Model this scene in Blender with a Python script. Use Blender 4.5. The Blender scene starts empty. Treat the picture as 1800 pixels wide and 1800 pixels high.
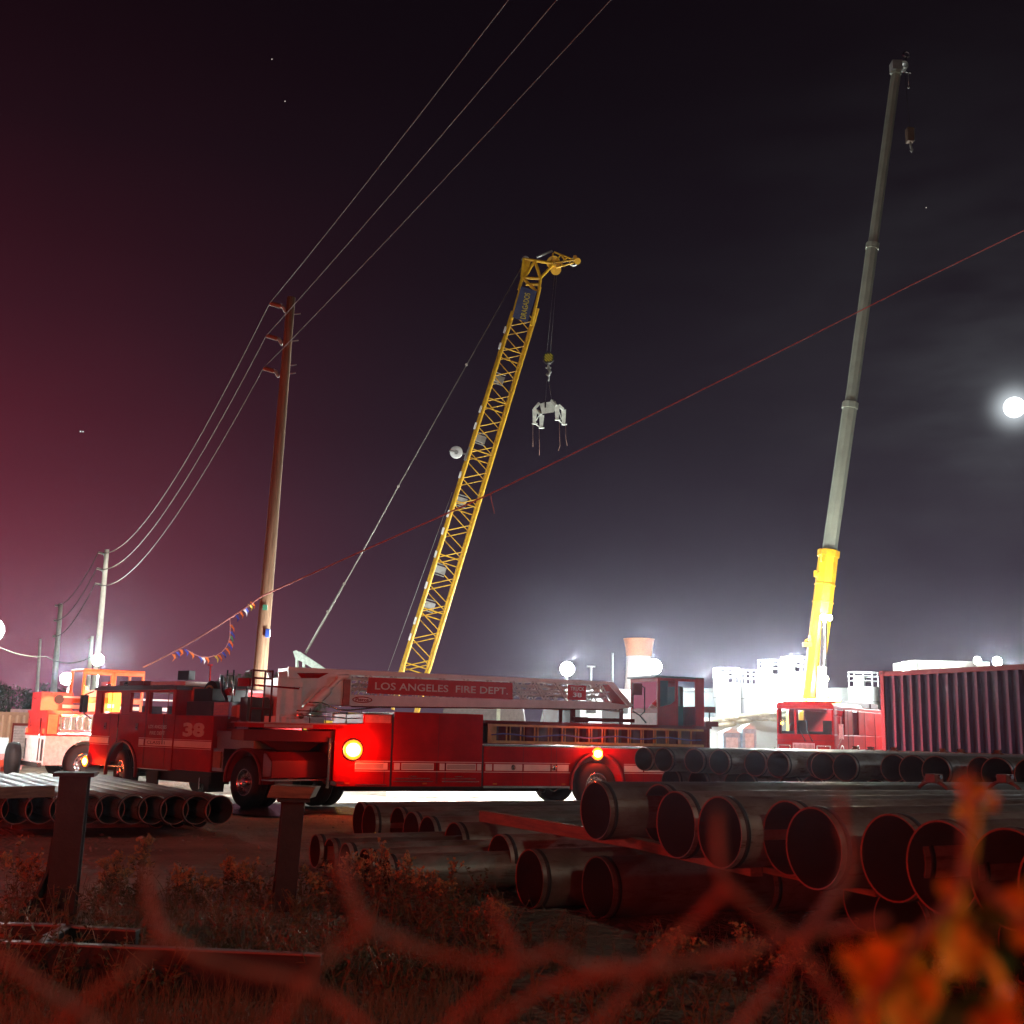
import bpy, bmesh, math, random
from mathutils import Matrix, Vector
random.seed(7)
SC = bpy.context.scene
COL = SC.collection
R_ = math.radians
# ---------------------------------------------------------------- camera
CAM_H, FPX, PITCH, ROLL = 1.75, 2000.0, R_(10.9), R_(1.4)
_F = Vector((0, math.cos(PITCH), math.sin(PITCH)))
_U0 = Vector((0, -math.sin(PITCH), math.cos(PITCH)))
_R0 = Vector((1, 0, 0))
_R = _R0*math.cos(ROLL) + _U0*math.sin(ROLL)
_U = -_R0*math.sin(ROLL) + _U0*math.cos(ROLL)
CC = Vector((0, 0, CAM_H))
cam = bpy.data.objects.new('camera', bpy.data.cameras.new('camera'))
COL.objects.link(cam)
m3 = Matrix((_R, _U, -_F)).transposed()
cam.matrix_world = Matrix.Translation(CC) @ m3.to_4x4()
cam.data.sensor_width = 36
cam.data.lens = 36*FPX/1800
cam.data.clip_start = 0.05
cam.data.clip_end = 6000
cam.data.dof.use_dof = True
cam.data.dof.focus_distance = 26
cam.data.dof.aperture_fstop = 4.6
SC.camera = cam
# ---------------------------------------------------------------- view
SC.view_settings.view_transform = 'Standard'
SC.view_settings.look = 'None'
SC.view_settings.gamma = 1
SC.view_settings.exposure = 0
SC.render.engine = 'CYCLES'
SC.cycles.use_denoising = True
SC.cycles.max_bounces = 6
SC.cycles.transparent_max_bounces = 12
SC.cycles.sample_clamp_indirect = 4
SC.cycles.volume_bounces = 0
SC.cycles.caustics_reflective = False
SC.cycles.caustics_refractive = False
SC.cycles.use_light_tree = True

def ray(px, py):
    return _F + _R*((px-900)/FPX) - _U*((py-900)/FPX)
def at(px, py, D):
    d = ray(px, py); return CC + d*(D/d.y)
def atz(px, py, z):
    d = ray(px, py); return CC + d*((z-CAM_H)/d.z)

# ---------------------------------------------------------------- world: night sky
MOON = (at(1783, 716, 100)-CC).normalized()
def make_world():
    w = bpy.data.worlds.new('World'); SC.world = w; w.use_nodes = True
    nt = w.node_tree; N = nt.nodes; L = nt.links; N.clear()
    out = N.new('ShaderNodeOutputWorld'); bg = N.new('ShaderNodeBackground')
    tc = N.new('ShaderNodeTexCoord'); sep = N.new('ShaderNodeSeparateXYZ')
    L.new(tc.outputs['Generated'], sep.inputs[0])
    def mth(op, a, b=None, c=None, clamp=False):
        n = N.new('ShaderNodeMath'); n.operation = op; n.use_clamp = clamp
        for i, x in enumerate((a, b, c)):
            if x is None: continue
            if isinstance(x, (int, float)): n.inputs[i].default_value = x
            else: L.new(x, n.inputs[i])
        return n.outputs[0]
    def ramp(fac, stops):
        r = N.new('ShaderNodeValToRGB'); L.new(fac, r.inputs[0])
        e = r.color_ramp.elements
        while len(e) > 1: e.remove(e[-1])
        e[0].position = stops[0][0]; e[0].color = (*stops[0][1], 1)
        for p, c in stops[1:]:
            k = e.new(p); k.color = (*c, 1)
        return r.outputs[0]
    z = sep.outputs['Z']
    base = ramp(z, [(0.0, (.082, .058, .082)), (.07, (.052, .036, .055)), (.14, (.029, .019, .032)), (.25, (.0155, .0098, .0170)),
                    (.38, (.0088, .0052, .0092)), (.52, (.0052, .0027, .0049)), (.75, (.0025, .0012, .0021))])
    # red glare at the left horizon, put into the sky colour
    az = mth('DIVIDE', sep.outputs['X'], mth('MAXIMUM', sep.outputs['Y'], 0.05))
    mr = N.new('ShaderNodeMapRange'); mr.interpolation_type = 'SMOOTHSTEP'
    L.new(az, mr.inputs[0]); mr.inputs[1].default_value = .04; mr.inputs[2].default_value = -.62
    redz = ramp(z, [(0.0, (.25, .034, .055)), (.10, (.165, .013, .024)), (.2, (.088, .004, .008)), (.33, (.034, .0012, .003)), (.46, (.009, .0004, .001)), (.6, (0, 0, 0))])
    nz = N.new('ShaderNodeTexNoise'); nz.inputs['Scale'].default_value = 3.2; nz.inputs['Detail'].default_value = 4
    L.new(tc.outputs['Generated'], nz.inputs['Vector'])
    nf = mth('MULTIPLY_ADD', nz.outputs['Fac'], .9, .55)
    redf = mth('MULTIPLY', mr.outputs[0], nf)
    mix = N.new('ShaderNodeMix'); mix.data_type = 'RGBA'; mix.blend_type = 'ADD'
    L.new(redf, mix.inputs[0]); L.new(base, mix.inputs[6]); L.new(redz, mix.inputs[7])
    bk = N.new('ShaderNodeMapRange'); bk.interpolation_type = 'SMOOTHSTEP'
    L.new(sep.outputs['Y'], bk.inputs[0]); bk.inputs[1].default_value = -.2; bk.inputs[2].default_value = .45; bk.inputs[3].default_value = .22; bk.inputs[4].default_value = 1
    bm_ = N.new('ShaderNodeVectorMath'); bm_.operation = 'SCALE'; L.new(mix.outputs[2], bm_.inputs[0]); L.new(bk.outputs[0], bm_.inputs['Scale'])
    # thin moonlit cloud round the moon
    dot = N.new('ShaderNodeVectorMath'); dot.operation = 'DOT_PRODUCT'
    nrm = N.new('ShaderNodeVectorMath'); nrm.operation = 'NORMALIZE'
    L.new(tc.outputs['Generated'], nrm.inputs[0]); L.new(nrm.outputs[0], dot.inputs[0]); dot.inputs[1].default_value = MOON
    d = mth('MAXIMUM', dot.outputs['Value'], 0)
    g1 = mth('POWER', d, 12000); g2 = mth('POWER', d, 500); g3 = mth('POWER', d, 45)
    mp = N.new('ShaderNodeMapping'); mp.inputs['Scale'].default_value = (3, 3, 11)
    L.new(tc.outputs['Generated'], mp.inputs['Vector'])
    cn = N.new('ShaderNodeTexNoise'); cn.inputs['Scale'].default_value = 2.4; cn.inputs['Detail'].default_value = 5
    L.new(mp.outputs[0], cn.inputs['Vector'])
    cl = mth('SUBTRACT', mth('MULTIPLY', cn.outputs['Fac'], 2.6), .75, clamp=True)
    glow = mth('ADD', mth('MULTIPLY', g1, .9), mth('MULTIPLY', mth('ADD', mth('MULTIPLY', g2, .030), mth('MULTIPLY', g3, .016)), mth('ADD', cl, .35)))
    mg = N.new('ShaderNodeMix'); mg.data_type = 'RGBA'; mg.blend_type = 'ADD'; mg.inputs[0].default_value = 1
    vs = N.new('ShaderNodeVectorMath'); vs.operation = 'SCALE'; vs.inputs[0].default_value = (.86, .95, 1.0); L.new(glow, vs.inputs['Scale'])
    L.new(bm_.outputs[0], mg.inputs[6]); L.new(vs.outputs[0], mg.inputs[7])
    L.new(mg.outputs[2], bg.inputs[0]); bg.inputs[1].default_value = 1.0
    L.new(bg.outputs[0], out.inputs[0])
make_world()

# the moon's own light, low from the right, ahead of the camera
sun = bpy.data.objects.new('moonlight', bpy.data.lights.new('moonlight', 'SUN'))
sun.data.energy = .05; sun.data.angle = R_(.5); sun.data.color = (.8, .9, 1)
sun.rotation_euler = (-Vector(MOON)).to_track_quat('-Z', 'Y').to_euler(); COL.objects.link(sun)

def lamp(name, loc, W, col=(1, 1, 1), r=.2, kind='POINT', target=None, size=None, spread=None, spot=None):
    l = bpy.data.lights.new(name, kind); l.energy = W; l.color = col
    if kind in ('POINT', 'SPOT'): l.shadow_soft_size = r
    if kind == 'SPOT' and spot: l.spot_size = R_(spot); l.spot_blend = .6
    if kind == 'AREA': l.size = size or 1
    o = bpy.data.objects.new(name, l); o.location = loc; COL.objects.link(o)
    if target is not None:
        o.rotation_euler = (Vector(target)-Vector(loc)).to_track_quat('-Z', 'Y').to_euler()
    return o
# lamps that stand outside the frame: a street light behind the camera and an emergency vehicle to its left
lamp('street_light_behind', (16, -16, 17), 3600, (1, .88, .72), .4)
lamp('emergency_beacon_behind', (-7, -8, 2.6), 1800, (1, .05, .018), .12)
lamp('container_fill_right', (23, 13, 9), 1500, (.80, .88, 1), .4)  # unseen fill lamp added to brighten the container face and right pipes
lamp('weed_red_fill', (-6.2, 2.6, 1.3), 420, (1, .03, .01), .15)  # unseen red fill lamp added to light the weeds
lamp('emergency_beacon_beside', (-17.0, 11.0, 2.4), 2600, (1, .03, .015), .15)

# ---------------------------------------------------------------- materials
def srgb(r, g, b):
    f = lambda c: (c/255/12.92 if c/255 <= .04045 else ((c/255+.055)/1.055)**2.4)
    return (f(r), f(g), f(b))
MATS = {}
def mat(name, col, rough=.6, metal=0, var=.18, scale=6., bump=0., bscale=40., col2=None, emis=None, es=0, spec=.5, rnd=0, coat=0, stretch=None):
    if name in MATS: return MATS[name]
    m = bpy.data.materials.new(name); m.use_nodes = True
    nt = m.node_tree; N = nt.nodes; L = nt.links; b = N['Principled BSDF']
    b.inputs['Roughness'].default_value = rough; b.inputs['Metallic'].default_value = metal
    b.inputs['Specular IOR Level'].default_value = spec
    b.inputs['Coat Weight'].default_value = coat
    tc = N.new('ShaderNodeTexCoord'); src = tc.outputs['Object']
    if stretch:
        mp = N.new('ShaderNodeMapping'); mp.inputs['Scale'].default_value = stretch; L.new(src, mp.inputs[0]); src = mp.outputs[0]
    n = N.new('ShaderNodeTexNoise'); n.inputs['Scale'].default_value = scale; n.inputs['Detail'].default_value = 6; n.inputs['Roughness'].default_value = .65
    L.new(src, n.inputs['Vector'])
    r = N.new('ShaderNodeValToRGB'); L.new(n.outputs['Fac'], r.inputs[0])
    c2 = col2 or tuple(c*(1-var) for c in col)
    r.color_ramp.elements[0].position = .35; r.color_ramp.elements[0].color = (*c2, 1)
    r.color_ramp.elements[1].position = .65; r.color_ramp.elements[1].color = (*(col if col2 else tuple(min(1, c*(1+var)) for c in col)), 1)
    o = r.outputs[0]
    if rnd:
        oi = N.new('ShaderNodeObjectInfo'); hs = N.new('ShaderNodeHueSaturation'); mm = N.new('ShaderNodeMath'); mm.operation = 'MULTIPLY_ADD'
        L.new(oi.outputs['Random'], mm.inputs[0]); mm.inputs[1].default_value = 2*rnd; mm.inputs[2].default_value = 1-rnd
        L.new(mm.outputs[0], hs.inputs['Value']); L.new(o, hs.inputs['Color']); o = hs.outputs[0]
    L.new(o, b.inputs['Base Color'])
    mr = N.new('ShaderNodeMapRange'); mr.inputs[3].default_value = max(.02, rough-.12); mr.inputs[4].default_value = min(1, rough+.12)
    L.new(n.outputs['Fac'], mr.inputs[0]); L.new(mr.outputs[0], b.inputs['Roughness'])
    if bump:
        n2 = N.new('ShaderNodeTexNoise'); n2.inputs['Scale'].default_value = bscale; n2.inputs['Detail'].default_value = 4; L.new(src, n2.inputs['Vector'])
        bp = N.new('ShaderNodeBump'); bp.inputs['Strength'].default_value = bump; bp.inputs['Distance'].default_value = .02
        L.new(n2.outputs['Fac'], bp.inputs['Height']); L.new(bp.outputs[0], b.inputs['Normal'])
    if emis:
        b.inputs['Emission Color'].default_value = (*emis, 1); b.inputs['Emission Strength'].default_value = es
    MATS[name] = m; return m
def glow(name, col, s):
    if name in MATS: return MATS[name]
    m = bpy.data.materials.new(name); m.use_nodes = True; nt = m.node_tree; nt.nodes.clear()
    e = nt.nodes.new('ShaderNodeEmission'); e.inputs[0].default_value = (*col, 1); e.inputs[1].default_value = s
    o = nt.nodes.new('ShaderNodeOutputMaterial'); nt.links.new(e.outputs[0], o.inputs[0]); MATS[name] = m; return m
def glass(name='glass', tint=(.75, .8, .8)):
    if name in MATS: return MATS[name]
    m = bpy.data.materials.new(name); m.use_nodes = True; nt = m.node_tree; nt.nodes.clear()
    t = nt.nodes.new('ShaderNodeBsdfTransparent'); t.inputs[0].default_value = (*tint, 1)
    g = nt.nodes.new('ShaderNodeBsdfGlossy'); g.inputs[0].default_value = (1, 1, 1, 1); g.inputs[1].default_value = .03
    fr = nt.nodes.new('ShaderNodeFresnel'); mx = nt.nodes.new('ShaderNodeMixShader'); o = nt.nodes.new('ShaderNodeOutputMaterial')
    nt.links.new(fr.outputs[0], mx.inputs[0]); nt.links.new(t.outputs[0], mx.inputs[1]); nt.links.new(g.outputs[0], mx.inputs[2]); nt.links.new(mx.outputs[0], o.inputs[0])
    MATS[name] = m; return m

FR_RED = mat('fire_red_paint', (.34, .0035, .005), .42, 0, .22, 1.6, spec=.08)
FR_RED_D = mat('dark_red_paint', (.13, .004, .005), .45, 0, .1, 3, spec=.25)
CREAM = mat('off_white_stripe', (.78, .68, .62), .45, 0, .05, 5)
LADW = mat('white_ladder_paint', (.84, .78, .77), .42, 0, .07, 4)
BLACK = mat('black_rubber', (.012, .012, .013), .75, 0, .3, 12, bump=.15, bscale=60)
DARK = mat('black_steel', (.02, .018, .018), .5, .2, .2, 8)
CHROME = mat('bright_aluminium', (.62, .62, .64), .22, 1, .08, 10, bump=.05, bscale=80)
TREAD = mat('tread_plate', (.5, .5, .52), .32, 1, .1, 30, bump=.5, bscale=120)
WOOD = mat('weathered_timber', (.30, .20, .12), .8, 0, .3, 3, bump=.3, bscale=20, col2=(.17, .11, .07), stretch=(1, 8, 8))
LWOOD = mat('varnished_ladder_wood', (.50, .28, .09), .5, 0, .2, 6)
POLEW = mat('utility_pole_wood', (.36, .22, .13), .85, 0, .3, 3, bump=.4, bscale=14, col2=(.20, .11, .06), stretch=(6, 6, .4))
YEL = mat('crane_yellow', (.74, .43, .02), .45, 0, .08, 3.5, col2=(.52, .27, .015))
GREYM = mat('galvanised_grey', (.32, .33, .32), .55, .4, .12, 5)
STEELP = mat('bare_steel_pipe', (.29, .31, .26), .45, .25, .2, 1.6, bump=.2, bscale=9, col2=(.15, .105, .075), rnd=.35)
def rusty(m):
    nt = m.node_tree; N = nt.nodes; L = nt.links; b = N['Principled BSDF']; old = b.inputs['Base Color'].links[0].from_socket
    tc = N['Texture Coordinate']; oi = N.new('ShaderNodeObjectInfo'); mp = N.new('ShaderNodeMapping'); mp.inputs['Scale'].default_value = (.9, 6, 6)
    ad = N.new('ShaderNodeVectorMath'); ad.operation = 'ADD'; sc = N.new('ShaderNodeVectorMath'); sc.operation = 'SCALE'; sc.inputs[0].default_value = (17, 9, 5)
    L.new(oi.outputs['Random'], sc.inputs['Scale']); L.new(tc.outputs['Object'], ad.inputs[0]); L.new(sc.outputs[0], ad.inputs[1]); L.new(ad.outputs[0], mp.inputs[0])
    n = N.new('ShaderNodeTexNoise'); n.inputs['Scale'].default_value = 2.2; n.inputs['Detail'].default_value = 9; n.inputs['Roughness'].default_value = .75; L.new(mp.outputs[0], n.inputs['Vector'])
    r = N.new('ShaderNodeMapRange'); r.inputs[1].default_value = .52; r.inputs[2].default_value = .66; L.new(n.outputs['Fac'], r.inputs[0])
    mx = N.new('ShaderNodeMix'); mx.data_type = 'RGBA'; mx.inputs[7].default_value = (.10, .045, .022, 1); L.new(r.outputs[0], mx.inputs[0]); L.new(old, mx.inputs[6]); L.new(mx.outputs[2], b.inputs['Base Color'])
rusty(STEELP)
PIPEIN = mat('pipe_inside_shade', (.022, .013, .010), .8, 0, .3, 3)  # shade inside the pipes put into a near-black colour
CONC = mat('grey_concrete', (.30, .29, .27), .85, 0, .15, 2, bump=.2, bscale=8)
WHITEP = mat('white_tank_paint', (.72, .74, .74), .5, 0, .05, .6)
GLASS = glass()
AMBER = glow('amber_lamp_lens', (1, .62, .06), 26)
AMBER2 = glow('orange_window_glow', (1, .30, .03), 9)
REDL = glow('red_lamp_lens', (1, .05, .02), 6)
FLOOD = glow('floodlight_face', (.86, 1, .97), 160)

# ---------------------------------------------------------------- mesh builder
class Fr:
    """a ground frame: u along a side, n into its depth"""
    def __init__(s, x, y, deg, z=0):
        a = R_(deg); s.o = Vector((x, y, z)); s.u = Vector((math.cos(a), math.sin(a), 0)); s.n = Vector((-math.sin(a), math.cos(a), 0))
        s.M = Matrix.Translation(s.o) @ Matrix.Rotation(a, 4, 'Z')
    def sz(s, px, py, t=0.):
        d = ray(px, py); k = (t - s.n.dot(CC-s.o))/s.n.dot(d); P = CC + d*k - s.o
        return P.dot(s.u), P.z
    def w(s, a, t, z): return s.o + s.u*a + s.n*t + Vector((0, 0, z))
I4 = Matrix.Identity(4)
class MB:
    def __init__(s, M=None): s.v = []; s.f = []; s.mi = []; s.sm = []; s.mats = []; s.M = M.copy() if M else I4.copy(); s.c = 0
    def m(s, mt):
        if mt not in s.mats: s.mats.append(mt)
        s.c = s.mats.index(mt); return s
    def add(s, vs, fs, sm=False, L=None):
        b = len(s.v); X = s.M @ L if L is not None else s.M
        s.v += [X @ Vector(p) for p in vs]
        for q in fs: s.f.append([b+i for i in q]); s.mi.append(s.c); s.sm.append(sm)
        return s
    def box(s, x0, x1, y0, y1, z0, z1, L=None):
        if x0 > x1: x0, x1 = x1, x0
        if y0 > y1: y0, y1 = y1, y0
        if z0 > z1: z0, z1 = z1, z0
        v = [(x0, y0, z0), (x1, y0, z0), (x1, y1, z0), (x0, y1, z0), (x0, y0, z1), (x1, y0, z1), (x1, y1, z1), (x0, y1, z1)]
        return s.add(v, [(0, 3, 2, 1), (4, 5, 6, 7), (0, 1, 5, 4), (1, 2, 6, 5), (2, 3, 7, 6), (3, 0, 4, 7)], L=L)
    def cyl(s, p0, p1, r0, r1=None, n=12, caps=True, sm=True, ph=0):
        p0 = Vector(p0); p1 = Vector(p1); r1 = r0 if r1 is None else r1
        d = (p1-p0).normalized(); a = d.orthogonal().normalized() if abs(d.z) < .999 else Vector((1, 0, 0)); b = d.cross(a)
        vs = []; fs = []
        for p, r in ((p0, r0), (p1, r1)):
            for i in range(n):
                t = 2*math.pi*i/n + ph; vs.append(p + a*(r*math.cos(t)) + b*(r*math.sin(t)))
        for i in range(n): j = (i+1) % n; fs.append((i, j, n+j, n+i))
        s.add(vs, fs, sm)
        if caps: s.add(vs, [tuple(range(n-1, -1, -1)), tuple(range(n, 2*n))])
        return s
    def tube(s, pts, r, n=6, caps=True):
        pts = [Vector(p) for p in pts]; rr = r if isinstance(r, (list, tuple)) else [r]*len(pts); vs = []; fs = []
        a = None
        for k, p in enumerate(pts):
            d = (pts[min(k+1, len(pts)-1)] - pts[max(k-1, 0)]).normalized()
            a = d.orthogonal().normalized() if a is None else (a - d*a.dot(d)).normalized()
            b = d.cross(a)
            for i in range(n):
                t = 2*math.pi*i/n; vs.append(p + a*(rr[k]*math.cos(t)) + b*(rr[k]*math.sin(t)))
        for k in range(len(pts)-1):
            for i in range(n):
                j = (i+1) % n; fs.append((k*n+i, k*n+j, k*n+n+j, k*n+n+i))
        if caps: fs.append(tuple(range(n-1, -1, -1))); fs.append(tuple(range((len(pts)-1)*n, len(pts)*n)))
        return s.add(vs, fs, True)
    def bar(s, p0, p1, w, h=None):
        p0 = Vector(p0); p1 = Vector(p1); h = h or w; d = (p1-p0).normalized()
        up = Vector((0, 0, 1)) if abs(d.z) < .95 else Vector((1, 0, 0)); a = d.cross(up).normalized()*(w/2); b = a.cross(d).normalized()*(h/2)
        vs = [p0-a-b, p0+a-b, p0+a+b, p0-a+b, p1-a-b, p1+a-b, p1+a+b, p1-a+b]
        return s.add(vs, [(0, 1, 2, 3), (7, 6, 5, 4), (0, 4, 5, 1), (1, 5, 6, 2), (2, 6, 7, 3), (3, 7, 4, 0)])
    def prism(s, pts, y0, y1, ax='y'):
        n = len(pts)
        if ax == 'y': f = lambda p, t: (p[0], t, p[1])
        elif ax == 'x': f = lambda p, t: (t, p[0], p[1])
        else: f = lambda p, t: (p[0], p[1], t)
        vs = [f(p, y0) for p in pts] + [f(p, y1) for p in pts]
        fs = [tuple(range(n)), tuple(range(2*n-1, n-1, -1))] + [(i, n+i, n+(i+1) % n, (i+1) % n) for i in range(n)]
        return s.add(vs, fs)
    def grid(s, xs, zs, y0, y1, hole):
        """a wall of cells (xs, zs) between y0 and y1, cells where hole(i, j) is true left open"""
        full = lambda i, j: 0 <= i < len(xs)-1 and 0 <= j < len(zs)-1 and not hole(i, j)
        for i in range(len(xs)-1):
            for j in range(len(zs)-1):
                if not full(i, j): continue
                a, b, c, d = xs[i], xs[i+1], zs[j], zs[j+1]
                s.add([(a, y0, c), (b, y0, c), (b, y0, d), (a, y0, d)], [(0, 1, 2, 3)]); s.add([(a, y1, c), (b, y1, c), (b, y1, d), (a, y1, d)], [(3, 2, 1, 0)])
                if not full(i-1, j): s.add([(a, y0, c), (a, y1, c), (a, y1, d), (a, y0, d)], [(3, 2, 1, 0)])
                if not full(i+1, j): s.add([(b, y0, c), (b, y1, c), (b, y1, d), (b, y0, d)], [(0, 1, 2, 3)])
                if not full(i, j-1): s.add([(a, y0, c), (b, y0, c), (b, y1, c), (a, y1, c)], [(3, 2, 1, 0)])
                if not full(i, j+1): s.add([(a, y0, d), (b, y0, d), (b, y1, d), (a, y1, d)], [(0, 1, 2, 3)])
        return s
    def holes(s, x0, x1, z0, z1, y0, y1, rects):
        xs = sorted({x0, x1, *[r[0] for r in rects], *[r[1] for r in rects]}); zs = sorted({z0, z1, *[r[2] for r in rects], *[r[3] for r in rects]})
        def hole(i, j):
            cx = (xs[i]+xs[i+1])/2; cz = (zs[j]+zs[j+1])/2
            return any(r[0] < cx < r[1] and r[2] < cz < r[3] for r in rects)
        return s.grid(xs, zs, y0, y1, hole)
    def rev(s, prof, c=(0, 0, 0), n=24, axis='z', sm=True):
        vs = []; fs = []; c = Vector(c)
        for r, h in prof:
            for i in range(n):
                t = 2*math.pi*i/n; a, b = r*math.cos(t), r*math.sin(t)
                vs.append(c + Vector({'z': (a, b, h), 'y': (a, h, b), 'x': (h, a, b)}[axis]))
        for k in range(len(prof)-1):
            for i in range(n):
                j = (i+1) % n; fs.append((k*n+i, k*n+j, k*n+n+j, k*n+n+i))
        return s.add(vs, fs, sm)
    def sph(s, c, r, n=10, sq=(1, 1, 1)):
        vs = []; fs = []; c = Vector(c)
        for k in range(n+1):
            ph = math.pi*k/n
            for i in range(2*n):
                t = math.pi*i/n; vs.append(c + Vector((r*sq[0]*math.sin(ph)*math.cos(t), r*sq[1]*math.sin(ph)*math.sin(t), r*sq[2]*math.cos(ph))))
        for k in range(n):
            for i in range(2*n):
                j = (i+1) % (2*n); fs.append((k*2*n+i, k*2*n+j, (k+1)*2*n+j, (k+1)*2*n+i))
        return s.add(vs, fs, True)
    def text(s, txt, x0, x1, z0, z1, y, bold=.02, rot=None, th=.004):
        cu = bpy.data.curves.new('t', 'FONT'); cu.body = txt; cu.offset = bold; cu.resolution_u = 3
        o = bpy.data.objects.new('t', cu); COL.objects.link(o); bpy.context.view_layer.update()
        me = bpy.data.meshes.new_from_object(o.evaluated_get(bpy.context.evaluated_depsgraph_get()))
        xs = [v.co.x for v in me.vertices]; ys = [v.co.y for v in me.vertices]
        ax, bx, ay, by = min(xs), max(xs), min(ys), max(ys); kx = (x1-x0)/(bx-ax); kz = (z1-z0)/(by-ay)
        vs = [(x0+(v.co.x-ax)*kx, y, z0+(v.co.y-ay)*kz) for v in me.vertices]
        s.add(vs, [tuple(p.vertices) for p in me.polygons], L=rot)
        bpy.data.objects.remove(o); bpy.data.curves.remove(cu); bpy.data.meshes.remove(me); return s
    def build(s, name, parent=None, loc=None, label=None, bevel=0, recalc=True, kind=None):
        me = bpy.data.meshes.new(name)
        o = bpy.data.objects.new(name, me); COL.objects.link(o)
        base = Vector(loc) if loc is not None else (parent['_o'] if parent is not None and '_o' in parent else Vector((0, 0, 0)))
        base = Vector(base)
        me.from_pydata([tuple(p-base) for p in s.v], [], s.f)
        for mt in s.mats: me.materials.append(mt)
        me.polygons.foreach_set('material_index', s.mi); me.polygons.foreach_set('use_smooth', s.sm)
        me.validate()
        if recalc:
            bm = bmesh.new(); bm.from_mesh(me); bmesh.ops.recalc_face_normals(bm, faces=bm.faces); bm.to_mesh(me); bm.free()
        me.update()
        if parent is not None:
            o.parent = parent
            pb = Vector(parent['_o']); o.location = base - pb
        else: o.location = base
        o['_o'] = tuple(base)
        if label: o['label'] = label
        if kind: o['kind'] = kind
        if bevel:
            b = o.modifiers.new('edge', 'BEVEL'); b.width = bevel; b.segments = 2; b.limit_method = 'ANGLE'; b.angle_limit = R_(50)
        return o
def tag(o, label, cat, group=None):
    o['label'] = label; o['category'] = cat
    if group: o['group'] = group
    return o
def thing(name, loc, label, cat, group=None):
    o = bpy.data.objects.new(name, None); COL.objects.link(o); o.location = loc; o['_o'] = tuple(loc); o.empty_display_size = .3
    return tag(o, label, cat, group)
def dup(root, loc=None, rot=None, label=None, group=None):
    r = root.copy(); COL.objects.link(r)
    if loc is not None: r.location = loc
    if rot is not None: r.rotation_euler = rot
    if label: r['label'] = label
    if group: r['group'] = group
    for ch in list(root.children):
        c = ch.copy(); COL.objects.link(c); c.parent = r
        for g in list(ch.children):
            d = g.copy(); COL.objects.link(d); d.parent = c
    return r
def px(F, t, x0, y0, x1, y1):
    """a rectangle read on the plane t of frame F: s0, s1, z0, z1"""
    a, b = F.sz(x0, y0, t), F.sz(x1, y1, t)
    return min(a[0], b[0]), max(a[0], b[0]), min(a[1], b[1]), max(a[1], b[1])
# ================================================================= GROUND
def noise2(x, y):
    return (math.sin(x*1.3+.7*math.sin(y*.9))*.5 + math.sin(y*1.7+.5*math.sin(x*2.1))*.35 + math.sin((x+y)*3.1)*.15)
def make_ground():
    mb = MB().m(ground_mat())
    xs = [-900, -400, -150, -70, -40]; x = -32.
    while x <= 32: xs.append(x); x += .4
    xs += [40, 70, 150, 400, 900]
    ys = [-300, -60, -20]; y = -8.
    while y <= 36: ys.append(y); y += .4
    ys += [42, 52, 70, 110, 200, 500, 1500]
    vs = []
    for yy in ys:
        for xx in xs:
            fade = 1 if abs(xx) < 32 and -8 < yy < 21 else .25 if abs(xx) < 33 and yy < 37 else 0
            vs.append((xx, yy, fade*(.034*noise2(xx, yy) + .012*noise2(xx*3.3+5, yy*2.9)) - .02))
    n = len(xs); fs = [(j*n+i, j*n+i+1, (j+1)*n+i+1, (j+1)*n+i) for j in range(len(ys)-1) for i in range(n-1)]
    mb.add(vs, fs, True)
    o = mb.build('ground', kind='structure'); return o
def ground_mat():
    m = mat('packed_dirt', (.36, .29, .22), .95, 0, .3, .5, col2=(.20, .16, .125))
    nt = m.node_tree; N = nt.nodes; L = nt.links; b = N['Principled BSDF']
    tc = N['Texture Coordinate']
    v = N.new('ShaderNodeTexVoronoi'); v.inputs['Scale'].default_value = 14; L.new(tc.outputs['Object'], v.inputs['Vector'])
    n2 = N.new('ShaderNodeTexNoise'); n2.inputs['Scale'].default_value = 5; n2.inputs['Detail'].default_value = 10; L.new(tc.outputs['Object'], n2.inputs['Vector'])
    ad = N.new('ShaderNodeMath'); ad.operation = 'MULTIPLY_ADD'; L.new(v.outputs['Distance'], ad.inputs[0]); ad.inputs[1].default_value = -.5
    wv = N.new('ShaderNodeTexWave'); wv.inputs['Scale'].default_value = .9; wv.inputs['Distortion'].default_value = 5; wv.inputs['Detail'].default_value = 4; wv.bands_direction = 'Y'; L.new(tc.outputs['Object'], wv.inputs['Vector'])
    a2 = N.new('ShaderNodeMath'); a2.operation = 'MULTIPLY_ADD'; L.new(wv.outputs['Fac'], a2.inputs[0]); a2.inputs[1].default_value = .22; L.new(n2.outputs['Fac'], a2.inputs[2]); L.new(a2.outputs[0], ad.inputs[2])
    bp = N.new('ShaderNodeBump'); bp.inputs['Strength'].default_value = .9; bp.inputs['Distance'].default_value = .09
    L.new(ad.outputs[0], bp.inputs['Height']); L.new(bp.outputs[0], b.inputs['Normal']); return m
make_ground()
def make_puddle():
    m = mat('wet_mud', (.05, .045, .045), .08, 0, .3, 4, bump=.6, bscale=5)
    mb = MB().m(m); rnd = random.Random(3)
    c = atz(520, 1424, 0); pts = []
    for i in range(40):
        t = 2*math.pi*i/40; r = 1+.25*math.sin(3*t+1)+.15*math.sin(7*t)+rnd.uniform(-.06, .06)
        pts.append((c.x+2.1*r*math.cos(t), c.y+1.5*r*math.sin(t)))
    vs = [(c.x, c.y, .012)] + [(p[0], p[1], .010) for p in pts]
    mb.add(vs, [(0, i+1, (i+1) % 40+1) for i in range(40)]); mb.build('wet_mud_puddle', kind='structure')
make_puddle()

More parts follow.
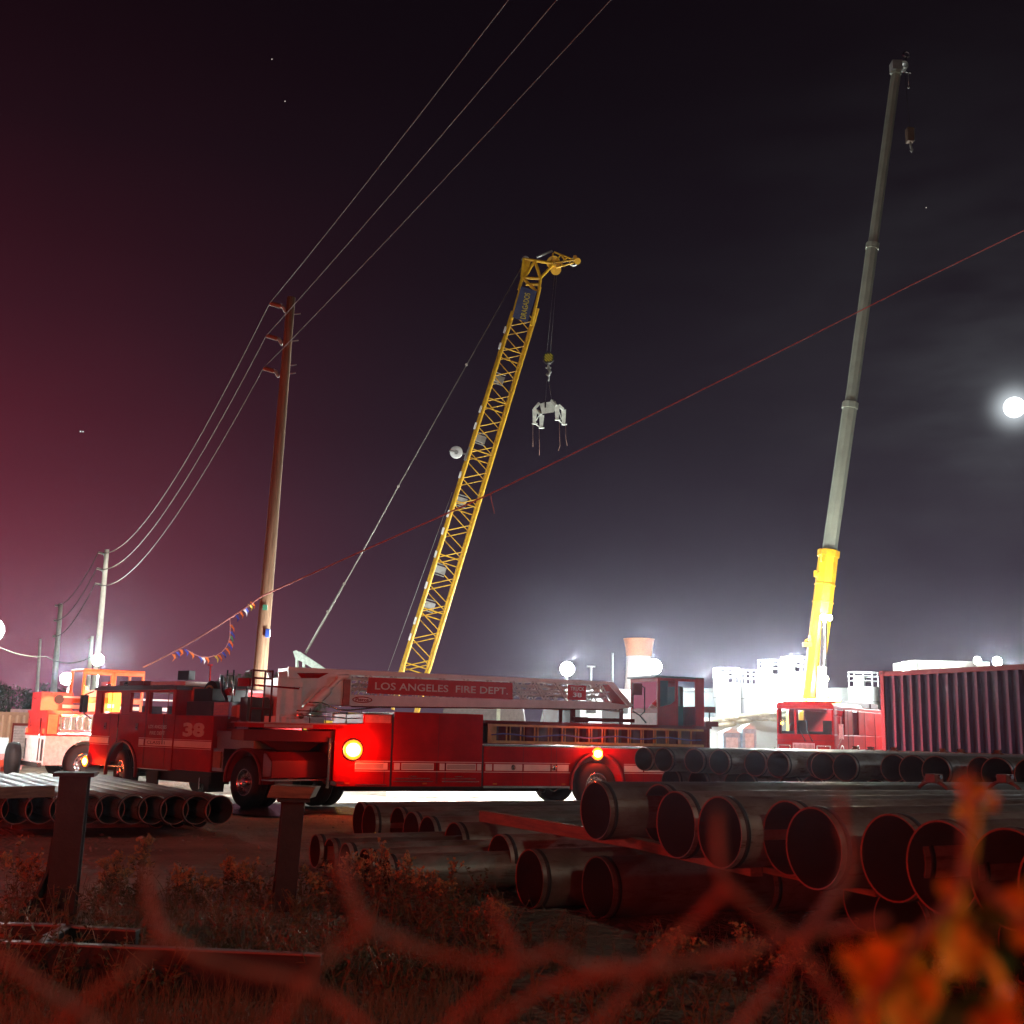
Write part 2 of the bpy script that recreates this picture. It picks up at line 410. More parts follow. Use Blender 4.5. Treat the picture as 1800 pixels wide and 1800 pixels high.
# ================================================================= wheels
def wheel(parent, F, s, t0, t1, r=.535, rimr=.29, zc=None, steer=0, name='wheel', lit=False):
    """tyre between t0 and t1, t0 is the outer face; rim and hub modelled"""
    zc = r if zc is None else zc
    ctr = Vector((s, (t0+t1)/2, zc)); L = Matrix.Translation(ctr) @ Matrix.Rotation(steer, 4, 'Z')
    h = abs(t1-t0)/2; sg = -1 if t0 < t1 else 1        # outer side
    mb = MB(F.M @ L).m(BLACK)
    prof = [(rimr, sg*h*.85), (rimr+.05, sg*h), (r-.07, sg*h), (r-.02, sg*h*.86), (r, sg*h*.6), (r, -sg*h*.6), (r-.02, -sg*h*.86), (r-.07, -sg*h), (rimr, -sg*h*.85)]
    mb.rev(prof, n=40, axis='y')
    for k in (-.4, -.13, .13, .4):      # tread ribs
        mb.rev([(r+.001, h*(k-.1)), (r+.011, h*(k-.08)), (r+.011, h*(k+.08)), (r+.001, h*(k+.1))], n=40, axis='y')
    o = mb.build(name, parent, loc=F.M @ ctr)
    rb = MB(F.M @ L).m(CHROME)
    rb.rev([(rimr, sg*h*.87), (rimr-.02, sg*h*.95), (rimr-.035, sg*h*.7), (rimr-.06, sg*h*.35), (.12, sg*h*.3), (.11, sg*h*.75), (.07, sg*h*.9), (.0, sg*h*.92)], n=32, axis='y')
    for k in range(10):
        a = 2*math.pi*k/10
        p = Vector((.165*math.cos(a), sg*h*.33, .165*math.sin(a))); rb.cyl(p, p+Vector((0, sg*.06, 0)), .017, n=6)
    rb.m(DARK)
    for k in range(8):
        a = 2*math.pi*(k+.5)/8; p = Vector((.215*math.cos(a), sg*h*.36, .215*math.sin(a))); rb.cyl(p, p+Vector((0, sg*.012, 0)), .026, n=10)
    rb.build('rim', o)
    return o

T = Fr(-3.53, 25.2, 24)     # trailer: near side
K = Fr(-5.86, 25.3, -43)    # tractor: near side
def arch(s0, s1, z0, z1, arches):
    """side outline with round wheel arches cut into its lower edge"""
    pts = [(s0, z1), (s0, z0)]
    for c, r, zc in sorted(arches):
        h = z0-zc; a0 = math.asin(max(-1, min(1, h/r)))
        for k in range(17):
            a = math.pi - a0 - (math.pi-2*a0)*k/16
            pts.append((c + r*math.cos(a), zc + r*math.sin(a)))
    pts += [(s1, z0), (s1, z1)]
    return pts

def seam(mb, F_t, s, z0, z1, w=.02):
    mb.box(s-w/2, s+w/2, F_t-.004, F_t+.01, z0, z1)

def make_truck():
    root = thing('ladder_fire_truck', (-3.5, 26.2, 0), 'long dark red ladder fire truck with a white aerial ladder, standing across the yard', 'fire truck')
    # ------------------------------------------------ trailer body
    b = MB(T.M).m(FR_RED)
    b.prism(arch(3.31, 9.42, .49, 1.42, [(6.25, .68, .57)]), 0, 2.5)
    b.build('rear_body', root, bevel=.012)
    b = MB(T.M).m(FR_RED); b.box(1.13, 3.27, 0, 2.5, .49, 2.11)
    b.m(FR_RED_D); b.box(2.19, 2.205, -.004, .01, .55, 2.08); b.build('tall_compartment', root, bevel=.015)
    b = MB(T.M).m(FR_RED); b.prism([(-.2, .62), (-.1, .49), (1.09, .49), (1.09, 2.05), (.42, 2.05), (.42, 1.84), (-.2, 1.80)], 0, 2.5)
    b.build('front_compartment', root, bevel=.012)
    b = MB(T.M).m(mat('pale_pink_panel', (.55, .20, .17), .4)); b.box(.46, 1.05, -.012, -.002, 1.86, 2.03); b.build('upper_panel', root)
    # shutter slats, seams and rub rails
    b = MB(T.M).m(CREAM)
    z0, z1 = .855, 1.0
    for a, c in ((.28, 1.02), (1.17, 1.30), (1.34, 2.10), (2.24, 2.36), (2.40, 3.12), (3.15, 3.25), (3.36, 3.52), (3.56, 4.28), (4.32, 5.0), (5.04, 5.14), (5.18, 5.48), (6.98, 7.5), (7.54, 9.38)):
        b.box(a, c, -.006, .002, z0, z1)
    for zz in (1.025, .815):
        for a, c in ((.28, 1.08), (1.14, 3.26), (3.33, 5.52), (6.98, 9.40)): b.box(a, c, -.006, .002, zz, zz+.014)
    b.build('cream_stripe', root)
    b = MB(T.M).m(FR_RED_D)
    for zz in (.885, .91, .935, .96):
        for a, c in ((.30, .92), (1.36, 2.08), (2.42, 3.10)): b.box(a, c, -.010, -.002, zz, zz+.009)
    for s_ in (.95, 2.17, 2.38): seam(b, 0, s_, .56, 1.05)
    for s_ in (4.3, 5.02, 5.16, 4.30, 7.52): seam(b, 0, s_, .52, 1.38, .012)
    b.build('door_seams', root)
    b = MB(T.M).m(CHROME)
    b.box(3.3, 5.5, -.05, 0, .47, .515); b.box(3.3, 9.44, -.03, .0, 1.40, 1.445)
    b.box(1.15, 2.1, -.02, 0, .60, .612); b.box(2.3, 3.2, -.02, 0, .60, .612); b.box(.3, 1.0, -.02, 0, .53, .54)
    b.build('rub_rail', root)
    for s_, z_ in ((4.05, .93), (5.10, .93)):
        h = MB(T.M).m(CHROME); h.rev([(.0, -.03), (.05, -.03), (.065, -.012), (.065, 0)], (s_, 0, z_), 16, 'y'); h.m(DARK).box(s_-.015, s_+.015, -.04, -.03, z_-.045, z_+.045); h.build('door_handle', root)
    for s_ in (.12, 1.9, 3.6, 5.35, 7.3, 8.9):
        q = MB(T.M).m(mat('amber_reflector', (.5, .12, .02), .2)); q.box(s_-.05, s_+.05, -.012, .0, .545, .575); q.build('side_reflector', root)
    for s_ in (1.2, 2.3):
        q = MB(T.M).m(CHROME); q.box(s_, s_+.82, -.018, .0, .665, .675); q.tube([(s_+.3, -.03, .72), (s_+.5, -.03, .72)], .008); q.build('shutter_bar', root)
    q = MB(T.M).m(DARK)
    for s_ in (1.10, 3.285): q.box(s_-.014, s_+.014, -.001, .02, .5, 2.06 if s_ < 2 else 1.42)
    q.box(1.1, 3.285, -.001, .02, .482, .5); q.build('panel_gaps', root)
    # fender ring over the rear wheel
    for t0 in (0, 2.5):
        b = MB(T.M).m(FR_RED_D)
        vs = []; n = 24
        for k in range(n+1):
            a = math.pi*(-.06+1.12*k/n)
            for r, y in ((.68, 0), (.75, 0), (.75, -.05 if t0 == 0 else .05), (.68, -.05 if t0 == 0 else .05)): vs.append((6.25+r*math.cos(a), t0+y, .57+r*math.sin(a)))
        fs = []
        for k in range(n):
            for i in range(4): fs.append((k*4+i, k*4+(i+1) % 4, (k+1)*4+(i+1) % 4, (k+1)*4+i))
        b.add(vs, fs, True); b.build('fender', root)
    wheel(root, T, 6.25, .0, .36); wheel(root, T, 6.25, 2.5, 2.14)
    b = MB(T.M).m(DARK); b.cyl((6.25, .3, .535), (6.25, 2.2, .535), .09)
    b.box(.2, 5.2, .6, .75, .36, .56); b.box(.2, 5.2, 1.75, 1.9, .36, .56); b.sph((4.9, .2, .43), .08, 8); b.box(6.9, 9.3, .3, 2.2, .3, .5); b.build('chassis', root)
    # outrigger foot and ladder step at the front corner
    b = MB(T.M).m(CHROME); b.box(-.32, -.27, .02, .12, .45, 1.5); b.box(-.25, .05, .0, .3, .53, .60); b.build('front_step', root)
    # ------------------------------------------------ ladder rack and its two wooden ladders
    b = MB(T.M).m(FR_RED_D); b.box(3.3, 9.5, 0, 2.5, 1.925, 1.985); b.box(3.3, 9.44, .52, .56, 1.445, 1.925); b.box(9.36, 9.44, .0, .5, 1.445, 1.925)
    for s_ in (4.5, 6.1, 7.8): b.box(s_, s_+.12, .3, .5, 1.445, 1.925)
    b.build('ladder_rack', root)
    for s_ in range(9): MB(T.M).m(mat('dark_plumbing', (.12, .05, .05), .5, .3)).box(3.5+s_*.66, 3.85+s_*.66, .44, .518, 1.52, 1.86).build('tool_box', root)
    for t0, s0, s1 in ((.06, 3.42, 9.30), (.26, 3.6, 9.1)):
        b = MB(T.M).m(LWOOD); b.box(s0, s1, t0, t0+.05, 1.855, 1.905); b.box(s0, s1, t0, t0+.05, 1.47, 1.53); b.box(s0-.0, s0+.12, t0-.004, t0+.054, 1.53, 1.855)
        s_ = s0+.48
        while s_ < s1: b.cyl((s_, t0+.025, 1.53), (s_, t0+.025, 1.855), .018, n=8); s_ += .36
        b.build('wooden_ladder', root)
    b = MB(T.M).m(mat('blue_hose', (.10, .10, .28), .6)); b.tube([(3.5+i*.3, .03+.01*math.sin(i), 1.66+.03*math.sin(i*1.3)) for i in range(20)], .016); b.build('tie_rope', root)
    # ------------------------------------------------ gooseneck deck
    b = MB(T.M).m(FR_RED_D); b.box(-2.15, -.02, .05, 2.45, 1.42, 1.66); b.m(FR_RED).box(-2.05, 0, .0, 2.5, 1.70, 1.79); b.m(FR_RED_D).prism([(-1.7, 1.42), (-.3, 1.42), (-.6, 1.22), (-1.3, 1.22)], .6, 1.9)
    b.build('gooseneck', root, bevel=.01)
    b = MB(T.M).m(mat('grey_pink_nonskid', (.38, .26, .25), .6)); b.box(-2.1, .05, -.02, 2.5, 1.79, 1.815); b.box(-1.75, -.7, -.015, -.003, 1.715, 1.775); b.build('deck', root)
    b = MB(T.M).m(mat('maroon_rail', (.10, .012, .014), .4))
    r = .022
    for s_, zt in ((-2.0, 2.92), (-1.74, 2.9), (-1.58, 2.9)):
        b.tube([(s_, .25, 1.81), (s_, .25, zt)], r)
    for zt in (2.9, 2.74, 2.10): b.tube([(-2.0, .25, zt), (-1.58, .25, zt-.01)], r)
    for s_ in (-2.0, -1.58): b.tube([(s_, .25, 2.9), (s_, 1.0, 2.9)], r)
    b.m(FR_RED).tube([(-1.9, .6, 2.6), (-.9, .6, 2.56)], .02); b.build('turntable_rail', root)
    b = MB(T.M).m(mat('dark_console', (.05, .04, .035), .5)); b.prism([(-1.95, 1.81), (-1.4, 1.81), (-1.4, 2.2), (-1.5, 2.35), (-1.95, 2.35)], .9, 1.7); b.m(CHROME)
    for q in ((-1.55, 2.1), (-1.62, 2.22), (-1.5, 1.98)): b.cyl((q[0], .86, q[1]), (q[0], .9, q[1]), .02, n=8)
    b.build('control_console', root)
    # handrails seen under the ladder
    b = MB(T.M).m(CHROME)
    for zt in (1.98, 2.08): b.tube([(-1.0, .3, zt), (-.1, .3, zt-.02), (.15, .3, zt-.04), (1.1, .3, zt)], .014)
    b.tube([(-.75, .3, 2.26), (-.45, .3, 2.26), (-.05, .3, 2.12), (.2, .3, 2.12), (.8, .3, 2.2), (1.1, .3, 2.2)], .018)
    for s_ in (-.7, -.35, .12, .45, .6): b.tube([(s_, .3, 1.8), (s_, .3, 2.14)], .012)
    b.build('hand_rail', root)
    # ------------------------------------------------ turntable, pedestal and aerial ladder
    def P(t, pts): return [T.sz(x, y, t) for x, y in pts]
    b = MB(T.M).m(LADW)
    s0, s1, z0, z1 = px(T, .62, 489, 1191, 529, 1264); b.box(s0, s1, .62, 1.9, 1.815, z1)
    b.cyl((-.9, 1.25, 1.815), (-.9, 1.25, 1.95), .75, n=28)
    b.m(DARK)
    for k in range(5): b.box(s0+.03+k*.11, s0+.05+k*.11, .612, .62, z1-.21, z1-.19)
    b.box(s0, s1, .614, .62, z1-.205, z1-.2); b.build('turntable_pedestal', root, bevel=.01)
    plate = P(.75, [(507, 1172), (618, 1177.5), (618, 1240), (570, 1236), (540, 1240), (529, 1240), (529, 1191), (507, 1190)])
    b = MB(T.M).m(LADW); b.prism(plate, .75, .80); b.prism(plate, 1.70, 1.75)
    zt = plate[0][1]; b.box(plate[0][0], plate[1][0], .8, 1.7, zt-.08, zt-.02)
    q = P(.745, [(522, 1183), (578, 1183), (560, 1192), (530, 1192)]); b.m(FR_RED).prism(q, .738, .752)
    s0, s1, z0, z1 = px(T, .74, 604, 1194, 613, 1240); b.m(mat('faded_red_post', (.42, .12, .10), .5)).box(s0, s1, .69, .75, z0, z1); b.build('ladder_base_frame', root)
    b = MB(T.M).m(LADW); p0 = T.sz(527, 1259, .6); p1 = T.sz(600, 1190, .6); A = Vector((p0[0], .58, p0[1])); B = Vector((p1[0], .58, p1[1]))
    b.cyl(A, A.lerp(B, .68), .105, n=16); b.cyl(A.lerp(B, .68), B, .05, n=12); b.cyl(A+Vector((0, -.09, 0)), A+Vector((0, .12, 0)), .11, n=16); b.m(mat('brown_pin', (.2, .1, .06), .5)).cyl(A+Vector((0, -.11, 0)), A+Vector((0, -.09, 0)), .06, n=14)
    b.m(LADW).tube([A.lerp(B, .2)+Vector((-.12, 0, .1)), A.lerp(B, .62)+Vector((-.10, 0, .1))], .02); b.cyl(B+Vector((-.1, 0, 0)), B+Vector((.16, 0, .02)), .05, n=10); b.build('lift_cylinder', root)
    # the nested sections
    mesh = mat('ladder_truss_paint', (.60, .50, .47), .45, 0, .08, 5)
    low = P(.75, [(618, 1221), (900, 1229), (1060, 1233), (1098, 1239), (1112, 1243.5), (1085, 1246.5), (900, 1244), (618, 1241)])
    up = P(.75, [(618, 1177.5), (900, 1190.5), (1078, 1198.5), (1078, 1203), (900, 1196.5), (618, 1186)])
    b = MB(T.M).m(LADW)
    for t0 in (.75, 1.69): b.prism(low, t0, t0+.06); b.prism(up, t0, t0+.06)
    b.prism([(low[0][0], low[0][1]-.12), (low[3][0], low[3][1]-.1), (low[3][0], low[3][1]-.14), (low[0][0], low[0][1]-.16)], .81, 1.69)
    b.m(FR_RED_D).prism([(x, z-.03) for x, z in (low[7], low[6], low[5])] + [(low[5][0], low[5][1]+.02), (low[7][0], low[7][1]+.02)], .78, .80)
    b.build('lower_boom_beam', root)
    zu = lambda s_: up[5][1]+(up[3][1]-up[5][1])*(s_-up[5][0])/(up[3][0]-up[5][0])
    zl = lambda s_: low[0][1]+(low[2][1]-low[0][1])*(s_-low[0][0])/(low[2][0]-low[0][0])
    b = MB(T.M).m(mesh)
    s_ = up[5][0]+.05; k = 0; sE = up[3][0]-.1; st = .30
    while s_+st < sE:
        for t0, sh in ((.77, 0), (1.71, 0), (.86, .13), (1.62, .13)):
            a, c = (zl(s_), zu(s_+st)) if k % 2 == 0 else (zu(s_), zl(s_+st))
            b.bar((s_+sh, t0, a), (s_+st+sh, t0, c), .03)
        s_ += st; k += 1
    for dz, w in ((.14, .05), (.24, .035), (.37, .04)):
        for t0 in (.86, 1.60): b.box(up[5][0], sE-.2, t0, t0+.04, 0, 0) if 0 else b.bar((up[5][0], t0, zl(up[5][0])+dz), (sE-.1, t0, zl(sE)+dz*.85), w*.8, w)
    s_ = up[5][0]+.15
    while s_ < sE: b.cyl((s_, .8, zl(s_)+.1), (s_, 1.7, zl(s_)+.1), .018, n=6); b.cyl((s_+.1, .86, zl(s_)+.24), (s_+.1, 1.62, zl(s_)+.24), .016, n=6); s_ += .34
    b.build('ladder_truss', root)
    b = MB(T.M).m(LADW)
    tip = P(.77, [(1066, 1199), (1076, 1199), (1112, 1241), (1104, 1243)]); b.prism(tip, .72, .78); b.prism(tip, 1.72, 1.78)
    b.m(FR_RED); t2 = P(.77, [(1078, 1203), (1086, 1204), (1112, 1234), (1106, 1238)]); b.prism(t2, .9, 1.6); b.build('ladder_tip', root)
    # red cloth sign with the department's name
    b = MB(T.M).m(mat('red_sign_board', (.55, .010, .014), .5, 0, .05))
    sg = P(.70, [(649, 1190.5), (901, 1200.5), (901, 1229.5), (645, 1218.5)]); b.prism(sg, .70, .735)
    b.m(CREAM); a0 = T.sz(659, 1212, .698); a1 = T.sz(659, 1199, .698); e = T.sz(893, 1212, .698)
    b.text('LOS ANGELES  FIRE DEPT.', a0[0], e[0], a0[1], a1[1], .696, .012); b.build('name_sign', root)
    b = MB(T.M).m(mat('red_sign_board', (0, 0, 0))); s0, s1, z0, z1 = px(T, .70, 999, 1204, 1030, 1231); b.box(s0, s1, .70, .73, z0, z1)
    b.m(CREAM).text('TRUCK', s0+.06, s1-.05, z1-.13, z1-.04, .696, .01).text('38', s0+.13, s1-.12, z0+.07, z1-.18, .696, .015); b.build('number_sign', root)
    b = MB(T.M).m(FR_RED); c = T.sz(637, 1230, .74)
    b.rev([(.24, 0), (.24, -.012), (.215, -.012), (.215, 0)], (0, 0, 0), 32, 'y'); 
    # squash the ring into an oval badge round its own centre
    b.v = []; b.f = []; b.mi = []; b.sm = []
    vs = []; fs = []; n = 36
    for i in range(n):
        a = 2*math.pi*i/n; vs += [(c[0]+.235*math.cos(a), .742, c[1]+.072*math.sin(a)), (c[0]+.21*math.cos(a), .742, c[1]+.052*math.sin(a))]
    for i in range(n): j = (i+1) % n; fs.append((2*i, 2*j, 2*j+1, 2*i+1))
    b.add(vs, fs).text('Pierce', c[0]-.16, c[0]+.15, c[1]-.035, c[1]+.04, .742, .02); b.build('maker_badge', root)
    # ladder cradle and piping beneath the tip
    b = MB(T.M).m(FR_RED_D)
    for x0, x1 in ((979, 985), (999, 1008), (1085, 1092)):
        s0, s1, z0, z1 = px(T, .9, x0, 1244, x1, 1272); b.box(s0, s1, .8, 1.7, 1.98, z1)
    s0, s1, z0, z1 = px(T, .6, 1004, 1262, 1112, 1267); b.box(s0, s1, .5, .6, 2.03, 2.12); b.cyl((s0, .5, 2.06), (s0+.4, .5, 2.06), .07, n=10)
    b.build('ladder_cradle', root)
    # ------------------------------------------------ tiller cab
    t0, t1 = .40, 1.75
    X = lambda x, y=1230, t=t0: T.sz(x, y, t)[0]
    zr = T.sz(1160, 1189, t0)[1]; sa, sm, sd, sb, sc = X(1133), X(1158), X(1189), X(1222), X(1237)
    b = MB(T.M).m(mat('black_roof', (.03, .025, .025), .4)); b.box(X(1150), sc, t0-.02, t1+.02, zr-.03, zr+.02); b.build('tiller_cab_roof', root, bevel=.01)
    b = MB(T.M).m(FR_RED)
    zb = 1.985; sm = X(1156)
    for t in (t0, t1-.05):
        b.box(sm, sm+.07, t, t+.05, zb, zr-.03); b.box(sd-.02, sd+.05, t, t+.05, zb, zr-.03); b.box(sm+.07, sb, t, t+.05, zr-.10, zr-.03)
        b.prism([(sm+.07, zb), (sd-.02, zb), (sd-.02, zb+.62), (sd-.14, zb+.53), (sm+.07, zb+.45)], t+.005, t+.045)
    b.box(sm, sm+.05, t0+.05, t1-.05, zr-.12, zr-.03); b.box(sm, sm+.05, t0+.05, t1-.05, zb+.30, zb+.42); b.m(mat('pink_grey_panel', (.46, .20, .19), .5)).box(sm+.005, sm+.045, t0+.05, t1-.05, zb, zb+.30); b.build('tiller_cab_frame', root)
    b = MB(T.M).m(FR_RED).box(sb, sc, t0-.02, t0+.02, zb, zr+.0); b.box(sb, sc, t1-.04, t1, zb, zr); b.box(sc-.03, sc, t0, t1, zb, zb+.5); b.box(sb, sc, t0, t1, zb, zb+.05)
    b.m(mat('dark_interior', (.035, .028, .028), .6)).box(sb-.5, sb, t1-.06, t1-.02, zb, zr-.03); b.box(sd+.05, sb, t1-.06, t1-.02, zb, zb+.45); b.build('tiller_cab_back', root)
    for t in (t0+.02, t1-.02): MB(T.M).m(GLASS).add([(sm+.07, t, zb+.45), (sd-.02, t, zb+.6), (sd-.02, t, zr-.1), (sm+.07, t, zr-.1)], [(0, 1, 2, 3)]).build('tiller_side_window', root, recalc=False)
    MB(T.M).m(GLASS).add([(sm+.025, t0+.05, zb+.42), (sm+.025, t1-.05, zb+.42), (sm+.025, t1-.05, zr-.12), (sm+.025, t0+.05, zr-.12)], [(0, 1, 2, 3)]).build('tiller_windscreen', root, recalc=False)
    b = MB(T.M).m(DARK); b.box(sb-.55, sb-.1, .8, 1.4, zb, zb+.5); b.box(sb-.2, sb-.1, .8, 1.4, zb+.5, zb+1.0); b.rev([(.17, 0), (.19, .012), (.19, -.012), (.17, 0)], (sm+.32, 1.1, zb+.66), 20, 'x'); b.tube([(sm+.32, 1.1, zb+.66), (sm+.05, 1.1, zb+.3)], .02); b.build('tiller_seat', root)
    b = MB(T.M).m(FR_RED_D); s0, s1, z0, z1 = px(T, .25, 1113, 1201, 1127, 1222); b.box(s0, s1, .2, .3, z0, z1)
    b.m(DARK).tube([(s1, .25, z1-.05), (s1+.1, .25, z1-.1), (s1+.1, .25, z0-.4), (s1, .3, z0-.5), (s1+.2, .35, zb+.05)], .018); b.tube([(s0, .25, z0), (s0, .25, z0-.4), (s1, .3, z0-.5)], .014); b.build('tiller_mirror', root)
    b = MB(T.M).m(FR_RED_D); s0, s1, z0, z1 = px(T, .6, 1240, 1242, 1254, 1253); b.box(s0, s1, .5, .7, z0, z1); b.m(DARK).tube([((s0+s1)/2, .6, z0), ((s0+s1)/2, .6, 1.99)], .02); b.m(FR_RED_D).box(s0-.1, s1+.05, .45, .8, 1.985, 2.12); b.build('rear_work_light', root)
    # ------------------------------------------------ warning lamps (they give off light)
    def warn(F, x, y, t=-.04, w=.17, h=.12, parent=root, mt=AMBER, W=26, red=(1, .03, .01), name='warning_lamp', off=.16, W2=8):
        s_, z_ = F.sz(x, y, t); q = MB(F.M).m(CHROME); q.cyl((s_, t+.005, z_), (s_, t+.05, z_), w*.66, n=24); q.m(glow('orange_red_lamp_rim', (1, .16, .01), 5)); q.sph((s_, t+.004, z_), 1, 8, (w*.62, .012, w*.62)); q.m(mt).sph((s_, t, z_), 1, 8, (w/2, .04, h/2)); q.build(name, parent)
        lamp('warning_lamp_light', F.w(s_, t-off, z_), W, red, .07)
        if W2: lamp('warning_lamp_light', F.w(s_, t-off-.6, z_), W2, (1, .25, .05), .05)
    warn(T, 621, 1318, w=.34, h=.30, W=110); warn(T, 1051, 1325, w=.24, h=.18, W=60)
    for k, s_ in enumerate((.6, 3.6, 6.6, 9.0)):
        z_ = 1.72 if s_ > 3.3 else 2.0
        if s_ > 3.3: z_ = 1.7
        q = MB(T.M).m(CHROME).box(s_-.2, s_+.2, 2.5, 2.53, z_-.1, z_+.1).m(glow('scene_light_face', (.92, 1, 1), 25)).box(s_-.16, s_+.16, 2.53, 2.535, z_-.07, z_+.07); q.build('scene_light', root)
        lamp('scene_light_beam', T.w(s_, 2.62, z_), 800, (.95, 1, .98), .15, kind='AREA', target=T.w(s_, 8, .2), size=.3)
    # ------------------------------------------------ tractor
    zc0, zsill, zroof = .66, 1.93, 2.60
    b = MB(K.M).m(FR_RED)
    low = arch(-6.62, -2.62, zc0, zsill, [(-4.88, .72, .56)])
    low[0] = (-6.52, zsill)
    b.prism(low, 0, .08); b.prism(low, 2.37, 2.45)
    b.prism([(-6.66, .62), (-6.62, .62), (-6.40, zsill+.02), (-6.46, zsill+.02)], .0, 2.45)
    b.box(-2.68, -2.62, .08, 2.37, zc0, zroof); b.box(-6.6, -2.62, .08, 2.37, zc0-.0, zc0+.04) if 0 else None
    win = [px(K, 0, 180, 1219, 212, 1253), px(K, 0, 230, 1222, 254, 1250), px(K, 0, 264, 1222, 302, 1253)]
    win = [(a, c, zsill+.02 if i != 1 else zsill+.06, zroof-.14) for i, (a, c, _, _) in enumerate(win)]
    for t in (0, 2.37): b.holes(-6.46, -2.62, zsill, zroof-.06, t, t+.08, [w for w in win])
    b.build('cab', root, bevel=.008)
    b = MB(K.M).m(mat('dark_maroon_roof', (.06, .008, .010), .4)); b.prism([(-6.5, zroof-.08), (-2.58, zroof-.08), (-2.58, zroof), (-2.8, zroof+.03), (-6.2, zroof+.03), (-6.5, zroof-.02)], -.04, 2.49); b.build('cab_roof', root, bevel=.01)
    for t in (.04, 2.41):
        for a, c, z0, z1 in win: MB(K.M).m(GLASS).add([(a, t, z0), (c, t, z0), (c, t, z1), (a, t, z1)], [(0, 1, 2, 3)]).build('cab_window', root, recalc=False)
    b = MB(K.M).m(DARK)
    for s_ in (-5.4, -4.2, -3.1):
        for t in (.5, 1.6): b.box(s_, s_+.5, t, t+.5, .8, 1.75); b.box(s_+.38, s_+.5, t, t+.5, 1.75, 2.15)
    b.build('cab_seats', root)
    b = MB(K.M).m(FR_RED_D)
    for s_ in (-5.62, -3.9, -3.86, -2.95): seam(b, 0, s_, .72, zroof-.1, .016)
    b.m(CHROME)
    for s_ in (-5.12, -3.0): b.tube([(s_, -.05, 1.25), (s_, -.05, 1.95)], .014)
    b.box(-6.0, -2.7, -.02, .0, .655, .675); b.build('door_seams', root)
    # side compartment with the number
    b = MB(K.M).m(FR_RED); b.box(-2.58, -.98, 0, 2.45, .69, 1.93); b.build('side_compartment', root, bevel=.015)
    b = MB(K.M).m(CREAM)
    for a, c in ((-6.6, -5.62), (-4.15, -3.92), (-3.84, -2.64), (-2.56, -1.0)): b.box(a, c, -.006, .001, 1.21, 1.35)
    for zz in (1.37, 1.175):
        for a, c in ((-6.6, -5.6), (-4.15, -2.64), (-2.56, -1.0)): b.box(a, c, -.006, .001, zz, zz+.012)
    b.build('cream_stripe', root)
    b = MB(K.M).m(mat('pale_gold_leaf', (.60, .47, .36), .45)); s0, s1, z0, z1 = px(K, 0, 323, 1270, 359, 1296)
    b.text('38', s0, s1, z0, z1, -.008, .05)
    s0, s1, z0, z1 = px(K, 0, 262, 1274, 293, 1281); b.text('LOS ANGELES', s0, s1, z0, z1, -.008, .01)
    s0, s1, z0, z1 = px(K, 0, 264, 1285, 290, 1292); b.text('FIRE DEPT', s0, s1, z0, z1, -.008, .01)
    b.m(FR_RED_D); b.text('CLASS  1', -3.75, -2.95, 1.245, 1.32, -.012, .01); b.build('lettering', root)
    for s_ in (-4.35, -5.9): 
        h = MB(K.M).m(FR_RED_D); h.box(s_, s_+.12, -.012, 0, 1.55, 1.72); h.m(CHROME).box(s_+.02, s_+.1, -.02, -.012, 1.6, 1.64); h.build('door_handle', root)
    # tread plate steps, pump box and grille boxes behind the compartment
    b = MB(K.M).m(TREAD); b.box(-.96, .45, .12, 2.3, 1.22, 1.48); b.box(-.96, -.55, .04, 2.4, .72, 1.22); b.box(-.96, .2, .1, .6, 1.48, 1.60); b.build('tread_plate_deck', root)
    b = MB(K.M).m(mat('orange_brown_tank', (.30, .10, .04), .4)); b.box(-.9, -.6, .0, .04, .80, 1.15); b.build('fuel_door', root)
    for x0, x1 in ((400, 412), (418, 434)):
        s0, s1, z0, z1 = px(K, .3, x0, 1268, x1, 1287); q = MB(K.M).m(CHROME)
        nx, nz = 6, 6; rects = []
        for i in range(nx):
            for j in range(nz):
                a = s0+(i+.25)*(s1-s0)/nx; c = z0+(j+.25)*(z1-z0)/nz; rects.append((a, a+(s1-s0)/nx*.5, c, c+(z1-z0)/nz*.5))
        xs = sorted({round(v, 5) for r_ in rects for v in r_[:2]} | {s0-.02, s1+.02}); zs = sorted({round(v, 5) for r_ in rects for v in r_[2:]} | {z0-.02, z1+.02})
        q.grid(xs, zs, .30, .32, lambda i, j: i % 2 == 1 and j % 2 == 1); q.m(DARK).box(s0-.02, s1+.02, .36, .7, z0-.02, z1+.02); q.build('perforated_step', root)
    s0, s1, z0, z1 = px(K, .35, 370, 1234, 406, 1260); q = MB(K.M).m(CHROME).box(s0, s1, .35, 1.2, z0, z1); q.m(mat('orange_lit_slats', (.62, .22, .08), .4))  # orange lamplight put into the slat colour
    for k in range(9): q.box(s0+.18, s1-.12, .335, .35, z0+.03+k*(z1-z0)*.1, z0+.03+k*(z1-z0)*.1+.022)
    q.build('louvred_box', root)
    s0, s1, z0, z1 = px(K, .5, 416, 1239, 433, 1262); q = MB(K.M).m(WHITEP).box(s0, s1, .5, .9, z0, z1); q.build('white_cabinet', root, bevel=.02)
    s0, s1, z0, z1 = px(K, .3, 316, 1233, 369, 1257); q = MB(K.M).m(mat('dark_grey_locker', (.07, .05, .05), .4, .3)).box(s0, s1, .3, 1.6, 1.93, z1); q.build('roof_locker', root, bevel=.01)
    s0, s1, z0, z1 = px(K, .4, 319, 1208, 340, 1233); q = MB(K.M).m(mat('orange_red_cover', (.55, .07, .02), .5)).box(s0, s1, .4, 1.0, z0, z1); q.m(CHROME).cyl((s0-.06, .4, z0), (s0-.06, .4, z1), .06, n=10); q.build('equipment_cover', root, bevel=.02)
